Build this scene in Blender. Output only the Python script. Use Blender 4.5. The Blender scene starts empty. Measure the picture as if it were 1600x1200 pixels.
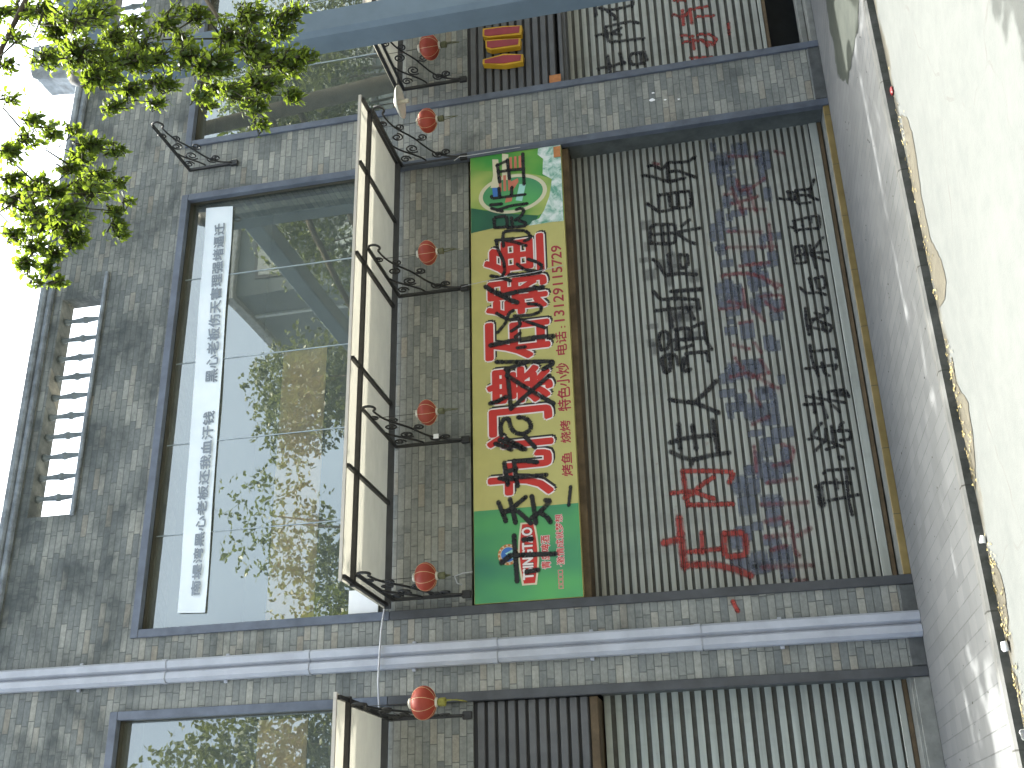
import bpy, math, random
from mathutils import Vector, Matrix, noise
R = math.radians
PI = math.pi
scene = bpy.context.scene
COL = scene.collection

# ------------------------------------------------------------------ camera
# the photograph was taken with the phone held on its side: the camera is rolled by a quarter turn
cam_data = bpy.data.cameras.new('camera')
cam_data.sensor_fit = 'HORIZONTAL'
cam_data.sensor_width = 36.0
cam_data.lens = 38.22
cam_data.clip_start = 0.05
cam_data.clip_end = 1500
cam = bpy.data.objects.new('camera', cam_data)
COL.objects.link(cam)
ax = Vector((-0.0237235, 0.2123457, -0.9769066))
ay = -Vector((-0.9131603, 0.3931338, 0.1076292))
az = -Vector((0.4069096, 0.8946257, 0.1845792))
m4 = Matrix((ax, ay, az)).transposed().to_4x4()
m4.translation = Vector((-2.0917, -9.4686, 1.4131))
cam.matrix_world = m4
scene.camera = cam

# ------------------------------------------------------------------ world, sun, exposure
SUN_DIR = Vector((0.20, 0.145, 1.0)).normalized()        # towards the sun: high, behind the shops
SUN_EL = math.asin(SUN_DIR.z)
SUN_AZ = math.atan2(SUN_DIR.x, SUN_DIR.y)
world = bpy.data.worlds.new('World')
scene.world = world
world.use_nodes = True
wn = world.node_tree
wn.nodes.clear()
sky = wn.nodes.new('ShaderNodeTexSky')
sky.sky_type = 'NISHITA'
sky.sun_disc = False
sky.sun_elevation = SUN_EL
sky.sun_rotation = SUN_AZ
sky.altitude = 50
sky.air_density = 0.75
sky.dust_density = 10.0
sky.ozone_density = 0.4
bg = wn.nodes.new('ShaderNodeBackground')
bg.inputs['Strength'].default_value = 0.15
wo = wn.nodes.new('ShaderNodeOutputWorld')
tint = wn.nodes.new('ShaderNodeMix')                     # hazy, slightly greenish summer sky
tint.data_type = 'RGBA'; tint.blend_type = 'MULTIPLY'
tint.inputs[0].default_value = 1.0
tint.inputs[7].default_value = (0.93, 1.03, 1.0, 1)
wn.links.new(sky.outputs[0], tint.inputs[6])
wn.links.new(tint.outputs[2], bg.inputs[0])
wn.links.new(bg.outputs[0], wo.inputs[0])

sun_data = bpy.data.lights.new('sun', 'SUN')
sun_data.energy = 2.1
sun_data.angle = R(0.53)
sun_data.color = (1.0, 0.98, 0.92)
sun = bpy.data.objects.new('sun', sun_data)
COL.objects.link(sun)
sun.location = (4, 4, 30)
sun.rotation_euler = (-SUN_DIR).to_track_quat('-Z', 'Y').to_euler()

scene.view_settings.view_transform = 'Standard'
scene.view_settings.look = 'None'
scene.view_settings.exposure = 2.55
scene.view_settings.gamma = 1.0
scene.view_settings.use_curve_mapping = False
scene.cycles.max_bounces = 8
scene.cycles.transparent_max_bounces = 24

# ------------------------------------------------------------------ helpers
WL = {}                                    # world place of every parent

def empty(name, loc, label=None, cat=None, group=None):
    o = bpy.data.objects.new(name, None)
    o.empty_display_size = 0.2
    COL.objects.link(o)
    o.location = loc
    WL[o.name] = Vector(loc)
    if label: o['label'] = label
    if cat: o['category'] = cat
    if group: o['group'] = group
    return o

def tag(o, label=None, cat=None, group=None, kind=None):
    if label: o['label'] = label
    if cat: o['category'] = cat
    if group: o['group'] = group
    if kind: o['kind'] = kind
    return o

class MB:
    """collects shapes in world metres, build() links them as ONE mesh object"""
    def __init__(s):
        s.v = []; s.f = []; s.mi = []; s.sm = []; s.at = None
    def add(s, vs, fs, mi=0, smooth=False):
        n = len(s.v)
        s.v.extend([tuple(p) for p in vs])
        for f in fs:
            s.f.append(tuple(n + i for i in f)); s.mi.append(mi); s.sm.append(smooth)
        return s
    def box(s, x0, x1, y0, y1, z0, z1, mi=0, bevel=0.0):
        if bevel <= 0:
            vs = [(x0,y0,z0),(x1,y0,z0),(x1,y1,z0),(x0,y1,z0),(x0,y0,z1),(x1,y0,z1),(x1,y1,z1),(x0,y1,z1)]
            return s.add(vs, [(0,3,2,1),(4,5,6,7),(0,1,5,4),(1,2,6,5),(2,3,7,6),(3,0,4,7)], mi)
        b = min(bevel, (x1-x0)*.45, (y1-y0)*.45, (z1-z0)*.45)
        vs = []
        for z, i in ((z0, b), (z0+b, 0), (z1-b, 0), (z1, b)):
            c = b - i
            k = b if i == 0 else b*2
            vs += [(x0+k,y0+i,z),(x1-k,y0+i,z),(x1-i,y0+k,z),(x1-i,y1-k,z),(x1-k,y1-i,z),(x0+k,y1-i,z),(x0+i,y1-k,z),(x0+i,y0+k,z)]
        fs = [tuple(reversed(range(8))), tuple(range(24, 32))]
        for r in range(3):
            for i in range(8):
                j = (i+1) % 8
                fs.append((r*8+i, r*8+j, r*8+8+j, r*8+8+i))
        return s.add(vs, fs, mi)
    def prism_x(s, prof, x0, x1, mi=0):
        """closed profile of (y, z) swept along x"""
        n = len(prof)
        vs = [(x0, y, z) for y, z in prof] + [(x1, y, z) for y, z in prof]
        fs = [tuple(range(n)), tuple(reversed(range(n, 2*n)))]
        for i in range(n):
            j = (i+1) % n
            fs.append((i, n+i, n+j, j))
        return s.add(vs, fs, mi)
    def prism_z(s, prof, z0, z1, mi=0):
        n = len(prof)
        vs = [(x, y, z0) for x, y in prof] + [(x, y, z1) for x, y in prof]
        fs = [tuple(reversed(range(n))), tuple(range(n, 2*n))]
        for i in range(n):
            j = (i+1) % n
            fs.append((i, j, n+j, n+i))
        return s.add(vs, fs, mi)
    def prism_y(s, prof, y0, y1, mi=0):
        """closed (x, z) outline, front at y0"""
        n = len(prof)
        vs = [(x, y0, z) for x, z in prof] + [(x, y1, z) for x, z in prof]
        fs = [tuple(range(n)), tuple(reversed(range(n, 2*n)))]
        for i in range(n):
            j = (i+1) % n
            fs.append((i, n+i, n+j, j))
        return s.add(vs, fs, mi)
    def tube(s, pts, r, seg=8, mi=0):
        pts = [Vector(p) for p in pts]
        n = len(pts)
        rs = r if isinstance(r, (list, tuple)) else [r]*n
        vs = []; fs = []
        up = Vector((0.31, 0.17, 0.93))
        for i, p in enumerate(pts):
            d = (pts[min(i+1, n-1)] - pts[max(i-1, 0)]).normalized()
            a = d.cross(up)
            if a.length < 1e-3: a = d.cross(Vector((1, 0, 0)))
            a.normalize(); b = d.cross(a)
            for k in range(seg):
                t = 2*PI*k/seg
                vs.append(p + (a*math.cos(t) + b*math.sin(t))*rs[i])
        for i in range(n-1):
            for k in range(seg):
                l = (k+1) % seg
                fs.append((i*seg+k, i*seg+l, (i+1)*seg+l, (i+1)*seg+k))
        fs.append(tuple(reversed(range(seg)))); fs.append(tuple(range((n-1)*seg, n*seg)))
        return s.add(vs, fs, mi, True)
    def lathe(s, prof, cx, cy, seg=20, mi=0, smooth=True):
        """profile of (radius, z) turned round the vertical through (cx, cy)"""
        vs = []; fs = []
        for r, z in prof:
            for k in range(seg):
                t = 2*PI*k/seg
                vs.append((cx + r*math.cos(t), cy + r*math.sin(t), z))
        for i in range(len(prof)-1):
            for k in range(seg):
                l = (k+1) % seg
                fs.append((i*seg+k, i*seg+l, (i+1)*seg+l, (i+1)*seg+k))
        fs.append(tuple(reversed(range(seg)))); fs.append(tuple(range((len(prof)-1)*seg, len(prof)*seg)))
        return s.add(vs, fs, mi, smooth)
    def build(s, name, mats, parent=None):
        off = WL[parent.name] if parent else Vector((0, 0, 0))
        me = bpy.data.meshes.new(name)
        me.from_pydata([(x-off.x, y-off.y, z-off.z) for x, y, z in s.v], [], s.f)
        if not isinstance(mats, (list, tuple)): mats = [mats]
        for m in mats: me.materials.append(m)
        me.polygons.foreach_set('material_index', s.mi)
        me.polygons.foreach_set('use_smooth', s.sm)
        if s.at is not None:
            a = me.attributes.new('edge', 'FLOAT', 'POINT')
            a.data.foreach_set('value', s.at)
        me.update()
        o = bpy.data.objects.new(name, me)
        COL.objects.link(o)
        WL[o.name] = off
        if parent: o.parent = parent
        return o

def copy_tree(o, parent=None):
    c = o.copy()
    COL.objects.link(c)
    c.parent = parent
    for ch in list(o.children):
        copy_tree(ch, c)
    return c

# ------------------------------------------------------------------ material helpers
class NT:
    def __init__(s, name):
        s.m = bpy.data.materials.new(name)
        s.m.use_nodes = True
        s.t = s.m.node_tree
        s.t.nodes.clear()
        s.out = s.t.nodes.new('ShaderNodeOutputMaterial')
        s._pos = None
    def n(s, kind, **kw):
        nd = s.t.nodes.new(kind)
        for k, v in kw.items(): setattr(nd, k, v)
        return nd
    def put(s, sock, v):
        if hasattr(v, 'is_output'): s.t.links.new(v, sock)
        else: sock.default_value = v
    def math(s, op, a, b=0.0, c=None, clamp=False):
        nd = s.n('ShaderNodeMath', operation=op, use_clamp=clamp)
        s.put(nd.inputs[0], a); s.put(nd.inputs[1], b)
        if c is not None: s.put(nd.inputs[2], c)
        return nd.outputs[0]
    def pos(s):
        if s._pos is None:
            g = s.n('ShaderNodeNewGeometry')
            x = s.n('ShaderNodeSeparateXYZ')
            s.t.links.new(g.outputs['Position'], x.inputs[0])
            s._pos = (x.outputs[0], x.outputs[1], x.outputs[2], g.outputs['Position'])
        return s._pos
    def vec(s, x, y, z):
        nd = s.n('ShaderNodeCombineXYZ')
        for i, v in enumerate((x, y, z)): s.put(nd.inputs[i], v)
        return nd.outputs[0]
    def scaled(s, sx, sy, sz):
        x, y, z, p = s.pos()
        nd = s.n('ShaderNodeVectorMath', operation='MULTIPLY')
        s.t.links.new(p, nd.inputs[0]); nd.inputs[1].default_value = (sx, sy, sz)
        return nd.outputs[0]
    def noise(s, scale, detail=3, rough=.55, vec=None, dist=0.0):
        nd = s.n('ShaderNodeTexNoise')
        s.t.links.new(vec if vec is not None else s.pos()[3], nd.inputs['Vector'])
        nd.inputs['Scale'].default_value = scale
        nd.inputs['Detail'].default_value = detail
        nd.inputs['Roughness'].default_value = rough
        nd.inputs['Distortion'].default_value = dist
        return nd.outputs['Fac']
    def ramp(s, fac, stops, interp='LINEAR'):
        nd = s.n('ShaderNodeValToRGB')
        nd.color_ramp.interpolation = interp
        el = nd.color_ramp.elements
        while len(el) < len(stops): el.new(0.5)
        for e, (p, c) in zip(el, stops):
            e.position = p
            e.color = (*c, 1) if isinstance(c, (tuple, list)) else (c, c, c, 1)
        s.put(nd.inputs[0], fac)
        return nd.outputs[0]
    def mix(s, fac, a, b, mode='MIX'):
        nd = s.n('ShaderNodeMix', data_type='RGBA', blend_type=mode)
        s.put(nd.inputs['Factor'], fac)
        for key, v in (('A', a), ('B', b)):
            sock = [i for i in nd.inputs if i.name == key and i.type == 'RGBA'][0]
            s.put(sock, (*v, 1) if isinstance(v, tuple) and len(v) == 3 else v)
        return [o for o in nd.outputs if o.type == 'RGBA'][0]
    def bump(s, h, strength=.4, dist=.01):
        nd = s.n('ShaderNodeBump')
        nd.inputs['Strength'].default_value = strength
        nd.inputs['Distance'].default_value = dist
        s.t.links.new(h, nd.inputs['Height'])
        return nd.outputs[0]
    def principled(s, color, rough=.6, metal=0.0, normal=None, spec=.4, **kw):
        b = s.n('ShaderNodeBsdfPrincipled')
        s.put(b.inputs['Base Color'], (*color, 1) if isinstance(color, tuple) and len(color) == 3 else color)
        s.put(b.inputs['Roughness'], rough)
        s.put(b.inputs['Metallic'], metal)
        b.inputs['Specular IOR Level'].default_value = spec
        for k, v in kw.items(): s.put(b.inputs[k], v)
        if normal is not None: s.t.links.new(normal, b.inputs['Normal'])
        return b.outputs[0]
    def done(s, sh):
        s.t.links.new(sh, s.out.inputs['Surface'])
        return s.m

def paint(name, col, rough=.5, var=.18, scale=6.0, metal=0.0, spec=.4, bump=.0):
    t = NT(name)
    nz = t.noise(scale, 5, .65)
    lo = tuple(c*(1-var) for c in col); hi = tuple(min(1, c*(1+var)) for c in col)
    c = t.ramp(nz, [(.3, lo), (.7, hi)])
    nrm = t.bump(t.noise(scale*12, 2), bump, .004) if bump else None
    return t.done(t.principled(c, rough, metal, nrm, spec))

def brick_material():
    t = NT('grey_brick_facing')
    x, y, z, p = t.pos()
    u = t.math('ADD', x, y)
    h, w = .0665, .232
    vz = t.math('DIVIDE', z, h)
    row = t.math('FLOOR', vz)
    wn1 = t.n('ShaderNodeTexWhiteNoise', noise_dimensions='1D'); t.put(wn1.inputs['W'], row)
    uu = t.math('ADD', t.math('DIVIDE', u, w), t.math('MULTIPLY', wn1.outputs['Value'], 3.7))
    colm = t.math('FLOOR', uu)
    wn2 = t.n('ShaderNodeTexWhiteNoise', noise_dimensions='2D')
    t.put(wn2.inputs['Vector'], t.vec(colm, row, 0.0))
    fu = t.math('FRACT', uu); fv = t.math('FRACT', vz)
    du = t.math('MULTIPLY', t.math('MINIMUM', fu, t.math('SUBTRACT', 1.0, fu)), w)
    dv = t.math('MULTIPLY', t.math('MINIMUM', fv, t.math('SUBTRACT', 1.0, fv)), h)
    d = t.math('MINIMUM', du, dv)
    wob = t.math('MULTIPLY', t.math('SUBTRACT', t.noise(38, 2), .5), .004)
    face = t.n('ShaderNodeMapRange'); t.put(face.inputs[0], t.math('ADD', d, wob))
    face.inputs[1].default_value = .0015; face.inputs[2].default_value = .0055
    face = face.outputs[0]
    brick = t.ramp(wn2.outputs['Value'], [(0.0, (.158, .170, .168)), (.22, (.184, .196, .188)), (.5, (.212, .222, .208)), (.74, (.238, .246, .228)), (.9, (.30, .305, .275)), (1.0, (.245, .228, .19))])
    fine = t.noise(26, 5, .7)
    brick = t.mix(1.0, brick, t.ramp(fine, [(.25, .72), (.75, 1.22)]), 'MULTIPLY')
    c = t.mix(face, (.112, .119, .112), brick)
    # weathering: patches of black mould, more of them high on the wall
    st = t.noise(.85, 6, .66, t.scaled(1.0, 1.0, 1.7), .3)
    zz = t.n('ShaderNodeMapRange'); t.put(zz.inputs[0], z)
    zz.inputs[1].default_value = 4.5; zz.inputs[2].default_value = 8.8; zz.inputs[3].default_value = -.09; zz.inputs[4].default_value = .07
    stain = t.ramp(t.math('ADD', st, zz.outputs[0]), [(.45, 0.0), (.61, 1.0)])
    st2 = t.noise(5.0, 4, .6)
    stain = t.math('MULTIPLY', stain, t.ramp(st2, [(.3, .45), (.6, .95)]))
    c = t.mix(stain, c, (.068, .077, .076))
    # pale lime bloom streaks
    bl = t.noise(1.4, 5, .6, t.scaled(1.6, 1.6, .45))
    c = t.mix(t.math('MULTIPLY', t.ramp(bl, [(.56, 0.0), (.76, .55)]), face), c, (.33, .34, .31))
    hgt = t.math('ADD', t.math('MULTIPLY', face, 1.0), t.math('MULTIPLY', fine, .25))
    hgt = t.math('ADD', hgt, t.math('MULTIPLY', wn2.outputs['Value'], .3))
    return t.done(t.principled(c, .85, 0, t.bump(hgt, .55, .006), .25))

M = {}
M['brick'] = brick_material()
M['steel_trim'] = paint('blue_grey_painted_steel', (.088, .103, .133), .42, .35, 3.2, 0, .5, .05)
M['dark_steel'] = paint('charcoal_painted_steel', (.048, .052, .058), .45, .3, 5, 0, .5)
M['iron'] = paint('black_wrought_iron', (.018, .018, .018), .45, .4, 20, 0, .5)
M['groove'] = paint('dark_slat_groove', (.075, .077, .068), .7, .3, 9)  # groove faces get a darker colour than the slat faces
M['jamb'] = paint('dull_grey_green_jamb', (.085, .095, .092), .6, .35, 5, 0, .3, .1)
M['slate'] = paint('blue_grey_slate_tile', (.20, .225, .25), .7, .45, 7, 0, .3, .4)
M['vase_tile'] = paint('dark_glazed_tile', (.15, .175, .18), .5, .3, 9)
M['stone'] = paint('dark_stone_plinth', (.075, .08, .08), .6, .3, 11, 0, .4, .2)
M['downpipe'] = paint('pale_blue_grey_plastic', (.35, .37, .415), .45, .14, 3.0, 0, .4)
M['brown_beam'] = paint('rusty_brown_beam', (.105, .074, .042), .6, .4, 5, 0, .3, .2)
M['louvre'] = paint('dark_grey_slat_paint', (.092, .094, .098), .5, .18, 4)
M['louvre_gap'] = paint('black_recess_paint', (.025, .025, .027), .7, .2, 4)
M['window_frame'] = paint('olive_brown_window_frame', (.052, .048, .034), .5, .3, 6)
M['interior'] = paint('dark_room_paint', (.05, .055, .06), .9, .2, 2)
M['roofing'] = paint('grey_roof_screed', (.16, .16, .15), .9, .2, 2)
M['white_sheet'] = paint('white_plastic_sheet', (.80, .81, .82), .5, .05, 3)
M['red_fill'] = paint('faded_red_acrylic', (.27, .035, .045), .45, .15, 5)
M['yellow_edge'] = paint('yellow_acrylic_edge', (.52, .30, .02), .45, .15, 5)
M['sticker'] = paint('orange_paper', (.42, .17, .06), .7, .2, 20)
M['board_brown'] = paint('brown_fibreboard', (.85, .60, .34), .8, .18, 5)

def shutter_material(name, base):
    t = NT(name)
    x, y, z, p = t.pos()
    streak = t.noise(2.2, 5, .6, t.scaled(.35, 1, 9))
    vert = t.noise(1.6, 4, .6, t.scaled(2.6, 1, .28))
    c = t.ramp(streak, [(.3, tuple(b*.80 for b in base)), (.7, tuple(b*1.14 for b in base))])
    c = t.mix(t.ramp(vert, [(.52, 0.0), (.8, .55)]), c, tuple(b*.5 for b in base))
    rust = t.noise(7, 6, .7)
    c = t.mix(t.ramp(rust, [(.64, 0.0), (.76, .6)]), c, (.16, .095, .05))
    rr = t.ramp(t.noise(9, 3), [(.3, .38), (.7, .6)])
    return t.done(t.principled(c, rr, .25, t.bump(t.noise(14, 3), .1, .003), .4))
M['shutter'] = shutter_material('galvanised_shutter_slats', (.34, .35, .32))
M['shutter_near'] = shutter_material('pale_green_grey_shutter_slats', (.35, .385, .365))
M['shutter_rail'] = shutter_material('shutter_bottom_rail', (.38, .40, .37))

def glass_material():
    t = NT('shop_window_glass')
    gl = t.n('ShaderNodeBsdfGlossy'); gl.inputs['Roughness'].default_value = 0.0
    gl.inputs['Color'].default_value = (1.0, .98, .85, 1)
    tr = t.n('ShaderNodeBsdfTransparent'); tr.inputs['Color'].default_value = (.82, .86, .86, 1)
    # slight waviness of big cheap panes
    nz = t.noise(.9, 1)
    nb = t.bump(nz, .06, .02)
    t.t.links.new(nb, gl.inputs['Normal'])
    fr = t.n('ShaderNodeFresnel'); fr.inputs['IOR'].default_value = 1.62
    fac = t.math('ADD', t.math('MULTIPLY', fr.outputs[0], 1.2), .19, clamp=True)
    dirt = t.n('ShaderNodeBsdfDiffuse'); dirt.inputs['Color'].default_value = (.42, .48, .44, 1)
    mx0 = t.n('ShaderNodeMixShader')
    t.put(mx0.inputs[0], t.ramp(t.noise(1.3, 4, .6), [(.3, .15), (.8, .26)]))
    t.t.links.new(tr.outputs[0], mx0.inputs[1]); t.t.links.new(dirt.outputs[0], mx0.inputs[2])
    mx = t.n('ShaderNodeMixShader')
    t.put(mx.inputs[0], fac)
    t.t.links.new(mx0.outputs[0], mx.inputs[1]); t.t.links.new(gl.outputs[0], mx.inputs[2])
    return t.done(mx.outputs[0])
M['glass'] = glass_material()
M['silicone'] = paint('pale_silicone_joint', (.32, .37, .40), .6, .2, 6)

def translucent_sheet():
    t = NT('cream_polycarbonate_sheet')
    d = t.n('ShaderNodeBsdfDiffuse'); tr = t.n('ShaderNodeBsdfTranslucent')
    nz = t.noise(3.0, 5, .65, t.scaled(1, 2.2, 1))
    c = t.ramp(nz, [(.3, (.215, .24, .235)), (.7, (.27, .295, .285))])
    sp = t.noise(30, 3, .6)
    c = t.mix(t.ramp(sp, [(.68, 0.0), (.78, .6)]), c, (.25, .24, .20))
    t.t.links.new(c, d.inputs[0]); tr.inputs[0].default_value = (.95, .90, .74, 1)
    mx = t.n('ShaderNodeMixShader'); mx.inputs[0].default_value = .125
    t.t.links.new(d.outputs[0], mx.inputs[1]); t.t.links.new(tr.outputs[0], mx.inputs[2])
    return t.done(mx.outputs[0])
M['sheet'] = translucent_sheet()

def ground_materials():
    # pavement pavers
    t = NT('grey_paver_pavement')
    x, y, z, p = t.pos()
    wx, wy = .117, .235
    row = t.math('FLOOR', t.math('DIVIDE', x, wx))
    wnr = t.n('ShaderNodeTexWhiteNoise', noise_dimensions='1D'); t.put(wnr.inputs['W'], row)
    vy = t.math('ADD', t.math('DIVIDE', y, wy), t.math('MULTIPLY', t.math('FRACT', t.math('MULTIPLY', row, .5)), 1.0))
    ux = t.math('DIVIDE', x, wx)
    fx = t.math('FRACT', ux); fy = t.math('FRACT', vy)
    dx = t.math('MULTIPLY', t.math('MINIMUM', fx, t.math('SUBTRACT', 1.0, fx)), wx)
    dy = t.math('MULTIPLY', t.math('MINIMUM', fy, t.math('SUBTRACT', 1.0, fy)), wy)
    wob = t.math('MULTIPLY', t.math('SUBTRACT', t.noise(22, 3), .5), .006)
    jx = t.math('LESS_THAN', t.math('ADD', dx, wob), .0042)
    jy = t.math('MULTIPLY', t.math('LESS_THAN', t.math('ADD', dy, wob), .003), .45)
    j = t.math('MAXIMUM', jx, jy)
    fade = t.ramp(t.noise(1.6, 4, .65), [(.36, .12), (.62, 1.0)])
    j = t.math('MULTIPLY', j, fade)
    wn2 = t.n('ShaderNodeTexWhiteNoise', noise_dimensions='2D')
    t.put(wn2.inputs['Vector'], t.vec(row, t.math('FLOOR', vy), 0.0))
    c = t.ramp(wn2.outputs['Value'], [(0, (.118, .122, .126)), (1, (.145, .149, .153))])
    c = t.mix(t.ramp(t.noise(1.1, 6, .65), [(.35, .0), (.75, .5)]), c, (.082, .086, .085))
    c = t.mix(t.ramp(t.noise(60, 3, .6), [(.66, 0.0), (.74, .5)]), c, (.06, .06, .06))
    c = t.mix(t.math('MULTIPLY', j, .6), c, (.035, .038, .037))
    h = t.math('ADD', t.math('SUBTRACT', 1.0, j), t.math('MULTIPLY', t.noise(45, 3), .3))
    M['pavement'] = t.done(t.principled(c, .85, 0, t.bump(h, .4, .004), .3))
    # pale concrete road
    t = NT('pale_concrete_road')
    n1 = t.noise(.5, 6, .62); n2 = t.noise(6, 6, .7); n3 = t.noise(90, 3, .6)
    c = t.ramp(n1, [(.3, (.084, .090, .089)), (.7, (.106, .112, .109))])
    c = t.mix(.5, c, t.ramp(n2, [(.3, (.074, .080, .078)), (.75, (.114, .118, .114))]))
    c = t.mix(t.ramp(n3, [(.60, 0.0), (.75, .35)]), c, (.085, .084, .08))
    crack = t.n('ShaderNodeTexVoronoi', feature='DISTANCE_TO_EDGE')
    wv = t.n('ShaderNodeVectorMath', operation='ADD')
    nv = t.n('ShaderNodeTexNoise'); nv.inputs['Scale'].default_value = 2.0
    t.t.links.new(t.pos()[3], nv.inputs['Vector'])
    sc = t.n('ShaderNodeVectorMath', operation='SCALE'); sc.inputs['Scale'].default_value = .5
    t.t.links.new(nv.outputs['Color'], sc.inputs[0])
    t.t.links.new(t.pos()[3], wv.inputs[0]); t.t.links.new(sc.outputs[0], wv.inputs[1])
    t.t.links.new(wv.outputs[0], crack.inputs['Vector']); crack.inputs['Scale'].default_value = .42
    ck = t.math('MULTIPLY', t.math('LESS_THAN', crack.outputs['Distance'], .004), t.ramp(n2, [(.45, 0.0), (.6, .6)]))
    c = t.mix(ck, c, (.075, .073, .068))
    x, y, z, p = t.pos()
    # silt and dirt that gathers along the gutter
    g = t.n('ShaderNodeMapRange'); t.put(g.inputs[0], y)
    g.inputs[1].default_value = -3.15; g.inputs[2].default_value = -2.62; g.inputs[3].default_value = -.22; g.inputs[4].default_value = .16
    silt = t.ramp(t.math('ADD', t.noise(2.1, 5, .62, t.scaled(.8, 1.6, 1)), g.outputs[0]), [(.56, 0.0), (.68, .75)])
    c = t.mix(silt, c, (.075, .066, .048))
    M['road'] = t.done(t.principled(c, .9, 0, t.bump(t.math('ADD', n3, n2), .35, .004), .25))
    # kerb
    t = NT('weathered_kerb_stone')
    x, y, z, p = t.pos()
    c = t.ramp(t.noise(4, 6, .65), [(.3, (.105, .108, .106)), (.7, (.15, .15, .145))])
    seam = t.math('LESS_THAN', t.math('FRACT', t.math('DIVIDE', x, .78)), .014)
    c = t.mix(seam, c, (.05, .05, .045))
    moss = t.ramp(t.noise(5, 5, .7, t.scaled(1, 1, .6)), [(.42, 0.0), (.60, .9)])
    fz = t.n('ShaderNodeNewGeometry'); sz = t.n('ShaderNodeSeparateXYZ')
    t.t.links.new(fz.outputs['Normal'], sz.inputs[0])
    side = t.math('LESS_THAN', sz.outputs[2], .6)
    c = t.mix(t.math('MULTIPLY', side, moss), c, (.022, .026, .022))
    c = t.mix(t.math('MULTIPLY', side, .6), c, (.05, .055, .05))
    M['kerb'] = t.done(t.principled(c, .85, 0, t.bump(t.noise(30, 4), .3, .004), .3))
    # yellow glazed strip of the doorstep
    t = NT('yellow_glazed_step')
    x, y, z, p = t.pos()
    c = t.ramp(t.noise(5, 5, .6), [(.3, (.15, .108, .036)), (.7, (.23, .17, .065))])
    c = t.mix(t.math('LESS_THAN', t.math('FRACT', t.math('DIVIDE', x, .6)), .012), c, (.08, .07, .04))
    M['yellow_step'] = t.done(t.principled(c, .45, 0, None, .4))
    M['step_top'] = paint('worn_cement_step', (.19, .195, .18), .8, .25, 6, 0, .3, .2)
    t = NT('damp_mossy_concrete')
    c = t.ramp(t.noise(3.5, 6, .65), [(.3, (.028, .034, .028)), (.7, (.05, .056, .046))])
    M['damp'] = t.done(t.principled(c, .7, 0, t.bump(t.noise(30, 4), .4, .004), .35))
    t = NT('brown_gutter_silt')
    c = t.ramp(t.noise(11, 6, .7), [(.25, (.04, .036, .025)), (.55, (.065, .058, .04)), (.8, (.10, .092, .068))])
    M['mud'] = t.done(t.principled(c, .55, 0, t.bump(t.noise(40, 4), .7, .008), .5))
ground_materials()

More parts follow.
